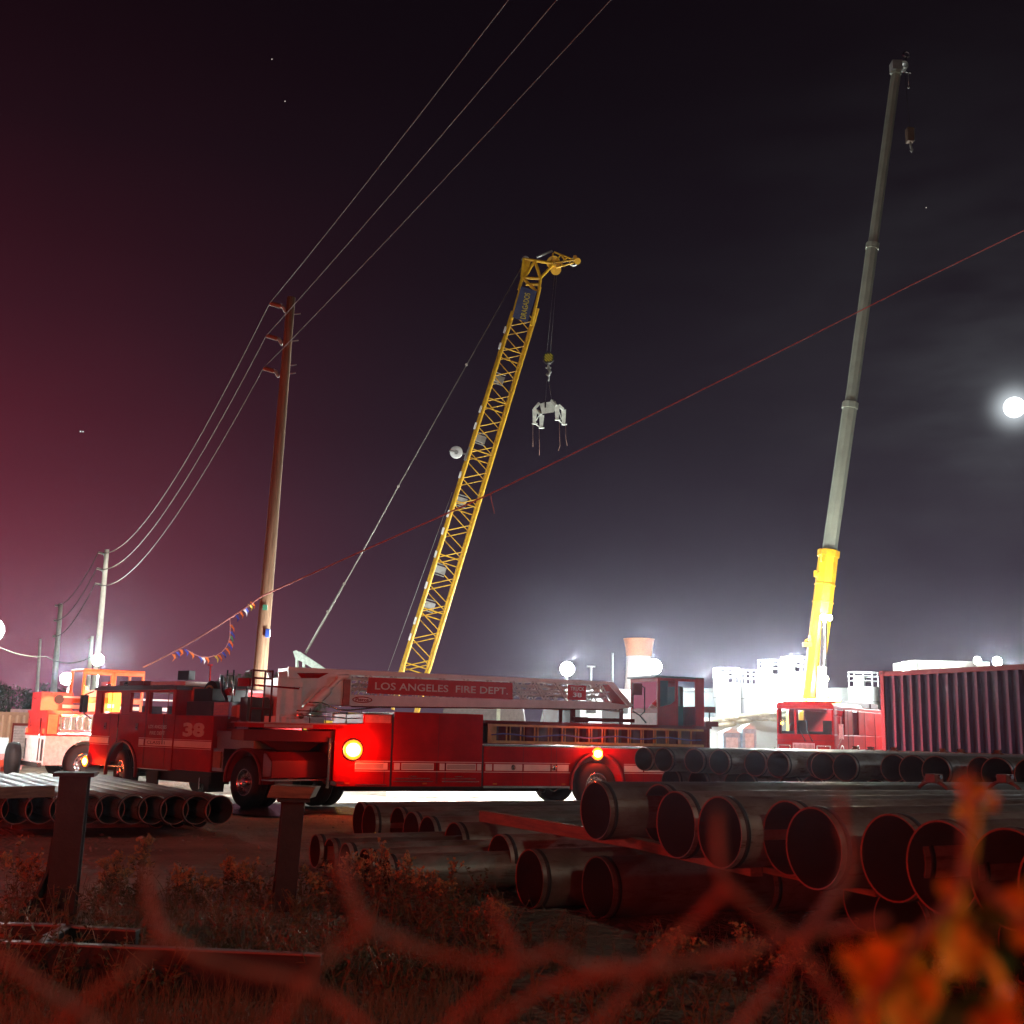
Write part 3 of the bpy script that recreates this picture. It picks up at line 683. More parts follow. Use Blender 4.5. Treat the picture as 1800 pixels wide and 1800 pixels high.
    s0, s1, z0, z1 = px(K, .4, 341, 1214, 372, 1233); q = MB(K.M).m(DARK).box(s0, s1, .4, 1.4, z0, z1+.05); q.build('hose_bin', root, bevel=.02)
    c = K.sz(383, 1222, .8); q = MB(K.M).m(DARK).cyl((c[0], .6, c[1]), (c[0], 1.1, c[1]), .33, n=24); q.m(mat('ochre_hose', (.45, .22, .05), .6)); q.rev([(.2, 0), (.23, .03), (.2, .06), (.17, .03), (.2, 0)], (c[0], .53, c[1]), 20, 'y'); q.build('hose_reel', root)
    q = MB(K.M).m(CHROME); pts = [K.sz(*p, .4) for p in ((401, 1264), (401, 1240), (398, 1228), (392, 1216), (390, 1203), (390, 1187))]
    q.tube([(a, .4, z) for a, z in pts], .045, 10); q.m(DARK)
    for k in (0, 1, 2): a, z = K.sz(400-k*.5, 1262-k*14, .4); q.cyl((a, .4, z), (a, .4, z+.03), .055, n=10)
    q.build('exhaust_stack', root)
    q = MB(K.M).m(CHROME)
    for x in (398, 409): a = K.sz(x, 1210, .5); q.tube([(a[0], .5, 2.0), (a[0], .5, 2.98)], .02)
    for y in (1188, 1200, 1209, 1220): a = K.sz(398, y, .5); c = K.sz(409, y, .5); q.tube([(a[0], .5, a[1]), (c[0], .5, a[1])], .018)
    q.m(FR_RED).box(K.sz(400, 1200, .5)[0], K.sz(408, 1200, .5)[0], .45, .6, 2.4, 2.55); q.build('rear_roll_frame', root)
    def spot(x0, y0, x1, y1, t, zb, mt, nm):
        s0, s1, z0, z1 = px(K, t, x0, y0, x1, y1); q = MB(K.M).m(mt).box(s0, s1, t, t+.18, z0, z1); q.m(DARK).tube([((s0+s1)/2, t+.1, z0), ((s0+s1)/2+.03, t+.1, z0-.08), ((s0+s1)/2, t+.1, zb)], .02); q.build(nm, root, bevel=.01)
    spot(313, 1179, 331, 1195, .5, 2.1, DARK, 'flood_light_head'); spot(418, 1192, 436, 1206, .6, 1.95, FR_RED, 'flood_light_head')
    q = MB(K.M).m(CREAM); s0, s1, z0, z1 = px(K, .3, 238, 1202, 312, 1208); q.box(s0, s1, .5, 1.9, zroof+.04, zroof+.15); q.build('light_bar', root, bevel=.02)
    q = MB(K.M).m(mat('dark_red_lens', (.15, .01, .012), .2)); q.box(-5.9, -4.7, .3, .55, zroof+.04, zroof+.17); q.m(CHROME).sph((-5.35, .2, zroof+.08), .06, 8); q.sph((-6.2, .2, zroof+.06), .05, 8); q.build('light_bar', root, bevel=.02)
    q = MB(K.M).m(DARK); q.box(-6.75, -6.6, -.28, -.12, 1.95, 2.4); q.tube([(-6.68, -.2, 2.4), (-6.5, -.05, 2.5)], .02); q.tube([(-6.68, -.2, 1.95), (-6.5, -.05, 1.8)], .02); q.build('side_mirror', root, bevel=.02)
    q = MB(K.M).m(FR_RED); a = K.sz(369, 1212, 1.0); c = K.sz(370, 1168, 1.0); q.tube([(a[0], 1.0, 1.95), (c[0], 1.0, c[1])], .022); q.box(c[0]-.08, c[0]+.06, .97, 1.03, c[1]-.03, c[1]); q.build('marker_pole', root)
    q = MB(K.M).m(CHROME); q.box(-6.95, -6.66, .0, 2.45, .45, .72); q.build('front_bumper', root, bevel=.03)
    # fenders and tail
    def fender(c, r0, r1, zc, t, a0=-.05, a1=1.05, w=.07, mt=FR_RED_D, nm='fender'):
        q = MB(K.M).m(mt); vs = []; fs = []; n = 22
        for k in range(n+1):
            a = math.pi*(a0+(a1-a0)*k/n)
            for r, y in ((r0, t), (r1, t), (r1, t-w), (r0, t-w)): vs.append((c+r*math.cos(a), y, zc+r*math.sin(a)))
        for k in range(n):
            for i in range(4): fs.append((k*4+i, k*4+(i+1) % 4, (k+1)*4+(i+1) % 4, (k+1)*4+i))
        fs += [(0, 1, 2, 3), (n*4+3, n*4+2, n*4+1, n*4)]
        q.add(vs, fs, True); return q.build(nm, root)
    fender(-4.88, .70, .76, .56, 0.02); fender(0.33, .64, .70, .56, .02, -.02, 1.02); fender(0.33, .64, .70, .56, .6, -.02, 1.02, .6, FR_RED_D)
    q = MB(K.M).m(FR_RED_D); q.prism([(.98, .62), (1.3, .66), (1.3, 1.02), (1.1, 1.2), (.98, 1.2)], .02, 1.5); q.m(TREAD).prism([(1.0, .68), (1.28, .70), (1.28, 1.0), (1.08, 1.16), (1.0, 1.16)], .0, .02); q.build('rear_fender_box', root, bevel=.01)
    q = MB(K.M).m(CHROME); q.box(.98, 1.36, -.04, 1.55, .60, .635); q.build('rear_step', root)
    q = MB(K.M).m(DARK); q.box(1.3, 1.33, .1, .55, .25, .62); q.build('mud_flap', root)
    for t in (.45, 1.8):
        q = MB(K.M).m(DARK); q.box(-6.5, 1.28, t, t+.14, .52, .74); q.build('frame_rail', root)
    q = MB(K.M).m(DARK); q.box(-3.9, -1.1, .12, .6, .42, .68); q.box(-3.7, -3.2, .02, .06, .22, .62); q.box(-1.35, -1.15, .1, .5, .25, .6); q.m(CHROME).box(-1.5, -1.46, .06, .1, .3, .55); q.build('undercarriage', root)
    q = MB(K.M).m(DARK); q.cyl((.3, .4, .535), (.3, 2.1, .535), .1); q.cyl((-4.88, .3, .5), (-4.88, 2.2, .5), .07); q.sph((.3, 1.25, .535), .24, 10); q.box(-.6, .7, .8, 1.7, .74, 1.22); q.build('axles', root)
    wheel(root, K, .3, .02, .33); wheel(root, K, .3, .66, .36); wheel(root, K, .3, 2.43, 2.12); wheel(root, K, .3, 1.79, 2.09)
    wheel(root, K, -4.88, -.03, .31, steer=R_(-11)); wheel(root, K, -4.88, 2.4, 2.08, steer=R_(-11))
    q = MB(K.M).m(DARK); q.box(-5.65, -4.15, .42, 2.0, .62, 1.32); q.box(-5.65, -4.15, .08, 2.37, 1.28, 1.34); q.build('wheel_well', root)
    warn(K, 149, 1338, t=-.10, w=.22, h=.18, W=40)
    s_, z_ = K.sz(196, 1238, 2.55); q = MB(K.M).m(AMBER2); q.box(s_-.55, s_+.42, 2.55, 2.6, z_-.22, z_+.34); q.m(AMBER).box(s_-.2, s_+.16, 2.53, 2.55, z_-.11, z_-.0); q.build('amber_glow_pane', root)  # glowing pane added so the cab window reads amber
    lamp('cab_amber_fill', K.w(s_, 2.7, z_), 18, (1, .5, .06), .05)  # amber fill lamps added, outside and inside the cab
    lamp('cab_amber_fill', K.w(s_-.1, 1.9, z_), 14, (1, .5, .06), .05)
    return root
make_truck()
# ================================================================= UTILITY POLES AND WIRES
INS = mat('brown_insulator', (.30, .10, .06), .3, 0, .1)
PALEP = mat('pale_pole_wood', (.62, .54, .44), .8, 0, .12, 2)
def pole(name, top, bot, rt, rb, arms, label, m, group=None):
    """arms: (tip, root on the pole) pairs"""
    base = Vector((bot.x, bot.y, 0)); d = (top-bot); bot0 = bot - d*(bot.z/d.z)
    o = thing(name, bot0, label, 'utility pole', group)
    b = MB().m(m); n = 10; b.tube([bot0.lerp(top, k/n) for k in range(n+1)], [rb+(rt-rb)*k/n for k in range(n+1)], 16); b.build('shaft', o)
    for tip, rt_ in arms:
        q = MB().m(GREYM); v = tip-rt_; q.tube([rt_ - Vector((0, 0, .12)), rt_+v*.22, rt_+v*.3], .05*rt/.1, 6); q.build('bracket', o)
        q = MB().m(INS if 'big' in label or 'tall brown' in label else m); q.tube([rt_+v*.28, tip], .025*rt/.1, 6)
        for k in range(9): p = rt_+v*(.34+.07*k); q.cyl(p, p+v.normalized()*.03, .055*rt/.1, n=10)
        q.build('insulator', o)
    return o
D1, D2, D3 = 30, 80, 126
p1t, p1b = at(512, 523, D1), at(451, 1255, D1)
def onpole(t, b, y, D): k = (y-523)/(1255-523); return t.lerp(b, k)
A1 = [at(474, 533, D1), at(468, 590, D1), at(463, 647, D1)]
Rt = [at(504, 541, D1), at(497, 598, D1), at(491, 655, D1)]
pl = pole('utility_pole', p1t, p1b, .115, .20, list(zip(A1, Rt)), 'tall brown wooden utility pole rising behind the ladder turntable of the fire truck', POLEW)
q = MB().m(GREYM)
for y in (555, 605, 650, 665): p = p1t.lerp(p1b, (y-523)/732); q.cyl(p+Vector((.1, -.02, 0)), p+Vector((.3, -.02, .03)), .015, n=6)
q.build('climbing_steps', pl)
q = MB().m(mat('blue_plastic', (.05, .12, .5), .4)); p = at(470, 1113, D1-.2); q.box(p.x-.05, p.x+.07, p.y-.05, p.y+.05, p.z-.11, p.z+.11); q.build('meter_box', pl, bevel=.02)
q = MB().m(mat('pale_triangle', (.62, .45, .42), .6)); pts = [at(463, 1163, 30.5), at(474, 1196, 30.5), at(466, 1213, 30.5), at(458, 1200, 30.5)]
q.add([*pts, *[p+Vector((0, .05, 0)) for p in pts]], [(0, 1, 2, 3), (7, 6, 5, 4), (0, 4, 5, 1), (1, 5, 6, 2), (2, 6, 7, 3), (3, 7, 4, 0)]); q.build('sign_plate', pl)
q = MB().m(mat('green_tag', (.06, .3, .18), .5)); p = at(466, 1068, D1-.2); q.box(p.x-.06, p.x+.06, p.y-.03, p.y-.01, p.z-.07, p.z+.07); q.build('tag_plate', pl)
A2 = [at(173, 971, D2), at(170, 999, D2), at(167, 1026, D2)]; R2 = [at(184, 974, D2), at(181, 1002, D2), at(179, 1028, D2)]
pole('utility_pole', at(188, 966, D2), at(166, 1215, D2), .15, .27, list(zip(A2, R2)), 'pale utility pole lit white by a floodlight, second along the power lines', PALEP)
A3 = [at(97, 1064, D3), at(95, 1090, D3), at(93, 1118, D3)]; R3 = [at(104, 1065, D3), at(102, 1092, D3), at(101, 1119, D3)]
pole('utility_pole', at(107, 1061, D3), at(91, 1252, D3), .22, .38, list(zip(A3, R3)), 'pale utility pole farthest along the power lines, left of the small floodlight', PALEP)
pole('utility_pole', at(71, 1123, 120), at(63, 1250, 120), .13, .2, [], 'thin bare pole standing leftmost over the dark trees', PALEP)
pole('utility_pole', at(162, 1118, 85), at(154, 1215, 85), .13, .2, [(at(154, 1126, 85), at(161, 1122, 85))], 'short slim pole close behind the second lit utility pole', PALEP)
WIRE = mat('aluminium_wire', (.12, .085, .062), .75, .1, .1)
nextp = [Vector((19.5, -22, 12.6)), Vector((16.3, -22, 11.4)), Vector((13.3, -22, 10.2))]
def sag(a, b, s, n=40): return [a.lerp(b, k/n) - Vector((0, 0, 4*s*(k/n)*(1-k/n))) for k in range(n+1)]
words = ['topmost', 'middle', 'lowest']
def wire_path(i):
    # the wire nearest the camera passes overhead; find the far support that puts it there
    return nextp[i]
tgt = [(893, 0), (978, 0), (1073, 0)]
for i in range(3):
    a = A1[i]
    # straight run from the insulator to a point high over the yard, then on to the next pole behind the camera
    e = at(tgt[i][0], tgt[i][1], 14.5); dirn = (e-a); e2 = a + dirn*2.9
    n = 40; pts = []
    for k in range(n+1):
        t = k/n; p = a.lerp(e2, t); pts.append(p)
    s_ = .55; tt = 1/2.9
    # keep the mid point on the line seen while the span sags a little
    pts = [p - Vector((0, 0, 4*s_*(k/n)*(1-k/n) - 4*s_*tt*(1-tt)*(min(1, (k/n)/tt)))) if k/n <= 1 else p for k, p in enumerate(pts)]
    full = sag(A3[i], A2[i], 1.1, 24)[:-1] + sag(A2[i], A1[i], [2.1, 2.0, 2.0][i], 40)[:-1]
    r1 = .011
    b = MB().m(WIRE); b.tube(full + pts, [.034]*24+[.034-(.034-.011)*k/40 for k in range(40)]+[.011*max(.45, 1-.03*k) for k in range(n+1)], 5)
    o = b.build('power_line'); tag(o, f'{words[i]} of the three bare power lines sweeping over the yard from pole to pole', 'power line', 'power lines')
b = MB().m(WIRE); pts = sag(at(-30, 1122, 60), at(80, 1154, 70), .3, 14)[:-1]+sag(at(80, 1154, 70), at(158, 1156, 84), .4, 14); b.tube(pts, .035, 5); tag(b.build('service_cable'), 'thin low cable sagging at far left past the pale poles', 'cable')

# ================================================================= ROPE AND PENNANTS
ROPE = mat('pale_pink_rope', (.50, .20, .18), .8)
pA, pB, pC = at(252, 1173, 33), at(462, 1047, 29.7), at(1850, 378, 13)
b = MB().m(ROPE); pts = sag(pA, pB, .12, 16)[:-1]+sag(pB, pC, 0, 60)
# the long run hangs a little below straight
m_ = [at(x, y, D) for x, y, D in ((462, 1047, 29.7), (600, 985, 27.6), (760, 914, 25.4), (862, 868, 24.0), (1000, 801, 22.2), (1200, 702, 19.7), (1400, 603, 17.3), (1600, 502, 15.2), (1800, 405, 13.3), (2100, 250, 10.5))]
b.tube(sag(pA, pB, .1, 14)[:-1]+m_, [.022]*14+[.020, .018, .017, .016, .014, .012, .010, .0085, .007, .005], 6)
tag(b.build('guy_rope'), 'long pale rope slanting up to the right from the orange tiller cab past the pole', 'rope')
b = MB().m(ROPE); b.tube([at(862, 868, 24), at(864, 880, 24), at(867, 893, 24), at(869, 903, 24)], .012, 5); tag(b.build('loose_rope_end'), 'short loose rope end dangling from the rope beside the crane boom', 'rope')
FL = {'o': mat('orange_flag', (.75, .16, .02), .6), 'b': mat('blue_flag', (.04, .07, .45), .6), 'w': mat('white_flag', (.7, .7, .7), .6), 'g': mat('green_flag', (.05, .25, .12), .6), 'y': mat('yellow_flag', (.7, .6, .1), .6)}
root = thing('pennant_string', at(410, 1095, 30), 'string of small orange, blue and white pennants looping from the rope near the pole', 'pennants')
loop = [at(x, y, 31) for x, y in ((404, 1088), (404.5, 1105), (404, 1118), (402, 1128), (397, 1138), (390, 1146), (380, 1152), (368, 1155), (355, 1155), (343, 1151), (333, 1145), (327, 1142))]
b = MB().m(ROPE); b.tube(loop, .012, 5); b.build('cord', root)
rnd = random.Random(5)
def flag(p, c, ln=.2, dx=.1):
    dx *= .7; w = .045; e = p+Vector((dx, rnd.uniform(-.06, .06), -ln)); m0 = p+Vector((dx*.3+.05, .03, -ln*.5))
    q = MB().m(FL[c]); q.add([p+Vector((-w, 0, 0)), p+Vector((w, 0, 0)), m0+Vector((w*.5, .02, 0)), m0+Vector((-w*.6, .02, 0)), e, *[v+Vector((0, .006, 0)) for v in (p+Vector((-w, 0, 0)), p+Vector((w, 0, 0)), m0+Vector((w*.5, .02, 0)), m0+Vector((-w*.6, .02, 0)), e)]], [(0, 1, 2, 3), (3, 2, 4), (6, 5, 8, 7), (7, 8, 9)])
    q.build('flag', root, recalc=False)
for x, y, c, dx in ((405, 1098, 'o', .16), (405, 1110, 'b', .18), (405, 1118, 'g', .05), (403, 1126, 'o', .13), (401, 1131, 'b', .15), (397, 1139, 'o', .16), (391, 1146, 'b', .14), (384, 1151, 'o', .12), (378, 1152, 'y', .10), (362, 1155, 'o', .08), (356, 1155, 'w', .06), (350, 1153, 'b', .10), (335, 1146, 'o', .1),
                    (415, 1081, 'b', .06), (422, 1075, 'o', .1), (429, 1071, 'w', .12), (431, 1068, 'b', .12), (438, 1062, 'y', .1), (442, 1058, 'o', .14), (326, 1141, 'b', .05), (318, 1142, 'o', -.06), (311, 1146, 'b', .1), (305, 1150, 'o', -.05)):
    flag(at(x, y, 31), c, dx=dx)

# ================================================================= LATTICE BOOM CRANE
def lattice(mb, P0, P1, W, Dp, w0, w1, n, rc, rb, top=True):
    """square lattice mast from P0 to P1, W and Dp the width and depth directions"""
    P0, P1, W, Dp = map(Vector, (P0, P1, W, Dp))
    def c(t, i, j): w = (w0+(w1-w0)*t)/2; return P0.lerp(P1, t) + W*(w*i) + Dp*(w*.9*j)
    for i in (-1, 1):
        for j in (-1, 1): mb.cyl(c(0, i, j), c(1, i, j), rc, n=8)
    for k in range(n):
        a, b_ = k/n, (k+1)/n; s = 1 if k % 2 == 0 else -1
        for j in (-1, 1): mb.cyl(c(a, -s, j), c(b_, s, j), rb, n=6)
        for i in (-1, 1): mb.cyl(c(a, i, s), c(b_, i, -s), rb, n=6)
        if k % 4 == 0:
            for j in (-1, 1): mb.cyl(c(a+.01, -1, j), c(a+.01, 1, j), rb*1.2, n=6)
    return c
def make_crawler():
    D = 70; root = thing('lattice_boom_crane', (at(735, 1290, D).x, D, 0), 'yellow lattice boom crane rising behind the fire truck, blue banner near its top', 'crane')
    foot = at(722, 1218, D); L0 = at(728, 1182, D); B1 = at(920, 560, D); Tt = at(934, 470, D)
    ax = (B1-L0).normalized(); W = Vector((ax.z, 0, -ax.x)); Dp = Vector((-.25, .97, .0)).normalized()
    wd = 43*D/2000*1.03
    # boom tilted towards the camera a little, so near and far lacing show apart
    b = MB().m(YEL); foot0 = at(712, 1236, D); b_axis0 = foot0
    base = at(722, 1182, D)+W*.0
    P0 = at(728, 1182, D); P1 = at(923, 545, D)
    W2 = (W + Vector((0, .18, 0))).normalized(); Dq = Vector((-.22, .95, -.16)).normalized()
    lattice(b, P0, P1, W2, Dq, wd, wd*.92, 28, .10, .032); b.build('boom', root)
    b = MB().m(YEL)
    for s in (-1, 1):
        for j in (-1, 1): b.cyl(P0+W2*(s*wd/2)+Dq*(j*wd*.45), at(712, 1250, D)+W2*(s*wd*.45)+Dq*(j*.6), .11, n=8)
    b.build('boom_foot', root)
    for y in (675, 783, 893, 1012, 1073):      # grey walkway gratings inside the boom
        t = (1182-y)/(1182-545); p = P0.lerp(P1, t); q = MB().m(GREYM); a = p - W2*(wd*.47); c = p + W2*(wd*.02); u = ax*.22
        q.add([a-u, c-u, c+u, a+u, *[v+Dq*.1 for v in (a-u, c-u, c+u, a+u)]], [(0, 1, 2, 3), (7, 6, 5, 4), (0, 4, 5, 1), (1, 5, 6, 2), (2, 6, 7, 3), (3, 7, 4, 0)])
        for k in (-1, 1): q.cyl(a+u*k*1.6, c+u*k*1.6, .03, n=6)
        q.build('walkway_grating', root)
    for y in (735, 765, 820, 852, 920, 950, 990, 1043, 1103, 1130, 620, 590): # white boards on the outer chord
        t = (1182-y)/(1182-545); p = P0.lerp(P1, t) - W2*(wd*.5+.1); q = MB().m(WHITEP); q.bar(p-ax*.22, p+ax*.22, .08, .12); q.build('chord_cover', root)
    # banner on the upper part
    b = MB().m(mat('navy_banner', (.045, .055, .13), .6)); pts = [at(x, y, D-1.1) for x, y in ((901, 557), (927, 567), (944, 512), (916, 503))]
    b.add(pts+[p+Vector((0, .03, 0)) for p in pts], [(0, 1, 2, 3), (7, 6, 5, 4), (0, 4, 5, 1), (1, 5, 6, 2), (2, 6, 7, 3), (3, 7, 4, 0)])
    b.m(mat('yellow_lettering', (.62, .5, .05), .6))
    o_ = at(924, 561, D-1.13); X = (at(932.5, 516, D-1.13)-o_).normalized(); Ly = (-(at(914, 556, D-1.13)-o_)).normalized()*-1; Zm = Vector(X).cross(Ly).normalized(); Ly = Zm.cross(X)
    R4 = Matrix((X, -Zm, Ly)).transposed().to_4x4(); R4.translation = o_
    ln = (at(932.5, 516, D-1.13)-o_).length
    b.text('DRAGADOS', 0, ln, .0, .36, -.0, .01, rot=R4); b.build('banner', root)
    # boom head and short jib
    b = MB().m(YEL); A = lambda x, y, d=0: at(x, y, D+d)
    for d in (-.9, .9):
        for p, q in (((917, 487), (921, 455)), ((921, 455), (940, 458)), ((940, 458), (971, 463)), ((940, 458), (950, 489)), ((950, 489), (971, 466)), ((918, 488), (950, 490)), ((918, 488), (943, 512)), ((918, 488), (912, 510)), ((950, 490), (947, 510)), ((921, 490), (940, 458)), ((924, 500), (948, 500)), ((914, 510), (900, 560)), ((949, 505), (934, 572))): b.cyl(A(*p, d), A(*q, d), .10, n=8)
    for p in ((921, 455), (940, 458), (971, 465), (950, 489), (918, 488)): b.cyl(A(*p, -.9), A(*p, .9), .08, n=8)
    pl_ = [(919, 487), (921, 458), (934, 456), (928, 480)]
    vs = [A(*p, -.95) for p in pl_]+[A(*p, -.85) for p in pl_]; b.add(vs, [(0, 1, 2, 3), (7, 6, 5, 4), (0, 4, 5, 1), (1, 5, 6, 2), (2, 6, 7, 3), (3, 7, 4, 0)])
    for c in ((973, 462, .45), (977, 474, .35)): b.cyl(A(c[0], c[1], -.5), A(c[0], c[1], .5), c[2], n=16)
    b.build('boom_head', root)
    b = MB().m(YEL)
    for d in (-.6, .6):
        for p, q in (((974, 443), (1010, 457)), ((974, 462), (1010, 457)), ((978, 470), (1008, 462)), ((972, 445), (970, 462)), ((985, 448), (978, 459)), ((988, 449), (994, 460)), ((990, 461), (997, 452)), ((985, 462), (992, 468))): b.cyl(A(*p, d), A(*q, d), .06, n=6)
    b.cyl(A(1015, 459, -.5), A(1015, 459, .5), .22, n=14); b.cyl(A(1011, 452, -.3), A(1011, 452, .3), .14, n=10); b.m(WHITEP).rev([(.26, -.1), (.30, 0), (.26, .1), (.18, 0)], A(1008, 461), 18, 'y'); b.build('jib', root)
    b = MB().m(GREYM); b.cyl(A(924, 457, -.4), A(924, 457, .3), .26, n=18); b.cyl(A(943, 452), A(971, 441), .08, n=8); b.build('sheave', root)
    b = MB().m(WHITEP); c = A(802, 795, -.6); b.rev([(.13, -.07), (.36, -.10), (.40, -.05), (.40, .05), (.36, .10), (.13, .07), (.13, -.07)], c, 26, 'y'); b.m(GREYM); b.cyl(c-Vector((.42, .12, -.05)), c+Vector((.9, .12, -.12)), .06, n=8); b.cyl(c-Vector((0, .14, 0)), c+Vector((0, .14, 0)), .10, n=12); b.bar(c+Vector((.55, 0, -.5)), c+Vector((.85, 0, .35)), .14); b.build('side_pulley', root)
    # pendant ropes and the gantry they run to
    b = MB().m(mat('pendant_steel', (.30, .28, .25), .5, .5))
    for d in (-.35, .35): b.tube([A(921, 462, d), A(700, 855, d), A(640, 965, d), A(537, 1148, d)], [.030, .036, .04, .045], 6)
    for x, y in ((700, 855), (640, 967), (605, 1026), (576, 1075), (820, 641)): b.cyl(A(x, y, -.4), A(x, y, .4), .09, n=8)
    b.tube([A(605, 1026), A(537, 1148)], .075, 6); b.build('pendant_ropes', root)
    b = MB().m(GREYM); b.tube([A(795, 865, 1), A(678, 1190, 1)], .014, 5); b.build('hoist_rope', root)
    b = MB().m(mat('pale_green_gantry', (.60, .70, .62), .5)); pts = [(515, 1145), (521, 1143), (565, 1172), (590, 1188), (575, 1190), (548, 1174), (530, 1163), (519, 1158)]
    vs = [A(*p, -.6) for p in pts]+[A(*p, -.3) for p in pts]; n = len(pts)
    b.add(vs, [tuple(range(n)), tuple(range(2*n-1, n-1, -1))]+[(i, n+i, n+(i+1) % n, (i+1) % n) for i in range(n)])
    vs = [v+Vector((0, 1.2, 0)) for v in vs]; b.add(vs, [tuple(range(n)), tuple(range(2*n-1, n-1, -1))]+[(i, n+i, n+(i+1) % n, (i+1) % n) for i in range(n)])
    for x in (522, 534): b.cyl(A(x, 1158), A(x, 1260), .09, n=8)
    b.cyl(A(525, 1152, -.6), A(525, 1152, 1), .16, n=10); b.build('gantry', root)
    # upper works
    b = MB().m(YEL); a, c = A(541, 1266, -1), A(603, 1266, -1); z1 = a.z; b.box(a.x, c.x, D-2.2, D+2, .9, z1)
    b.box(c.x, at(700, 1300, D).x, D-1.2, D+1.6, 1.1, z1+.5)
    b.m(mat('red_lettering', (.45, .02, .02), .5)).text('LIEBHERR', A(546, 1270, -2.3).x, A(578, 1270, -2.3).x, z1-.42, z1-.14, D-2.24, .01); b.build('crane_house', root)
    b = MB().m(DARK)
    for d in (-2.3, 1.7): b.box(a.x-.5, at(760, 1300, D).x, D+d, D+d+.9, 0.0, .95)
    b.build('crawler_track', root)
make_crawler()
# hook block and lifting frame
def make_hooks():
    D = 70; A = lambda x, y, d=0: at(x, y, D+d)
    r = thing('hook_block', A(964, 625), 'black and yellow striped hook block hanging right of the lattice boom', 'hook block')
    c = A(964, 630); q = MB().m(DARK); q.cyl(c-Vector((0, .16, 0)), c+Vector((0, .16, 0)), .38, n=8, ph=.39); q.m(mat('yellow_stripe', (.7, .55, .03), .5))
    for k in (-2, -1, 0, 1, 2):
        L = Matrix.Translation(c + Vector((k*.13-.02, -.17, .0))) @ Matrix.Rotation(R_(42), 4, 'Y'); h = (.12, .24, .31, .24, .12)[k+2]
        q.box(-h*.9, h*.9, -.004, .004, -.024, .024, L=Matrix.Translation(Vector((c.x, c.y-.17, c.z))) @ Matrix.Rotation(R_(45), 4, 'Y') @ Matrix.Translation(Vector((0, 0, k*.125))))
    q.build('sheave_block', r)
    q = MB().m(GREYM); q.cyl(A(964, 642), A(964, 650), .07, n=8); q.bar(A(959, 646.5), A(969, 646.5), .08); q.tube([A(964, 648), A(967, 654), A(964, 661), A(961, 657)], .09, 8); q.tube([A(964, 660), A(965, 664), A(964, 670)], .05, 6); q.build('hook', r)
    q = MB().m(GREYM)
    for x0, x1 in ((961, 976), (967, 980)): q.tube([A(x0, 624), A(x1, 470)], .005, 4)
    q.build('hoist_ropes', r)
    r = thing('lifting_frame', A(965, 730), 'white four-legged lifting frame hanging below the striped hook block', 'lifting frame')
    LF = mat('white_lifting_frame', (.72, .76, .70), .5)
    def P(zx, zy, d=0): return A(900+zx/8.18, 600+zy/8.18, d)
    q = MB().m(LF)
    # drum-like cross beam
    q.add([P(400, 900, -.5), P(460, 880, -.5), P(620, 860, -.4), P(660, 930, -.4), P(600, 1020, -.5), P(430, 1045, -.6)]+[P(400, 900, .5), P(460, 880, .5), P(620, 860, .6), P(660, 930, .6), P(600, 1020, .5), P(430, 1045, .4)], [tuple(range(6)), tuple(range(11, 5, -1))]+[(i, 6+i, 6+(i+1) % 6, (i+1) % 6) for i in range(6)])
    q.m(DARK).bar(P(480, 870, -.62), P(480, 950, -.62), .5*.6, .1); q.build('cross_beam', r)
    for top, kn, ft, d in (((390, 890), (320, 975), (320, 1185), -.3), ((360, 1000), (420, 1060), (420, 1245), -1.3), ((570, 850), (640, 930), (650, 1130), -.9), ((665, 920), (735, 980), (745, 1195), .4)):
        q = MB().m(LF); a, b_, c = P(*top, d*.6), P(*kn, d), P(*ft, d); q.bar(a, b_, .16, .16); q.add([], [])
        e = Vector((.19, 0, 0)); f = Vector((.09, 0, 0)); g = Vector((0, .2, 0))
        q.add([b_-e*.6, b_+e, c+f, c-f, b_-e*.6+g, b_+e+g, c+f+g, c-f+g], [(0, 1, 2, 3), (7, 6, 5, 4), (0, 4, 5, 1), (1, 5, 6, 2), (2, 6, 7, 3), (3, 7, 4, 0)])
        q.bar(c-Vector((.14, 0, 0)), c+Vector((.2, 0, .01)), .1, .06); q.build('leg', r)
    q = MB().m(LF)
    for a, b_ in (((330, 1185), (410, 1240)), ((345, 1140), (400, 1050)), ((660, 1130), (740, 1190)), ((670, 1000), (740, 1185))): q.cyl(P(*a, -.6), P(*b_, -.6), .035, n=6)
    q.build('brace', r)
    q = MB().m(mat('brown_tag_line', (.30, .17, .13), .7))
    for pts in (((300, 1190), (300, 1400), (302, 1520)), ((390, 1250), (395, 1500), (393, 1640)), ((680, 1150), (685, 1400), (690, 1500), (668, 1570)), ((770, 1190), (775, 1400), (795, 1500))): q.tube([P(*p, -.3) for p in pts], .014, 5)
    q.build('tag_lines', r)
    q = MB().m(GREYM)
    for p, t in (((480, 875), (500, 570)), ((570, 850), (528, 575))): q.tube([P(*p), P(*t)], .007, 4)
    q.build('slings', r)
make_hooks()

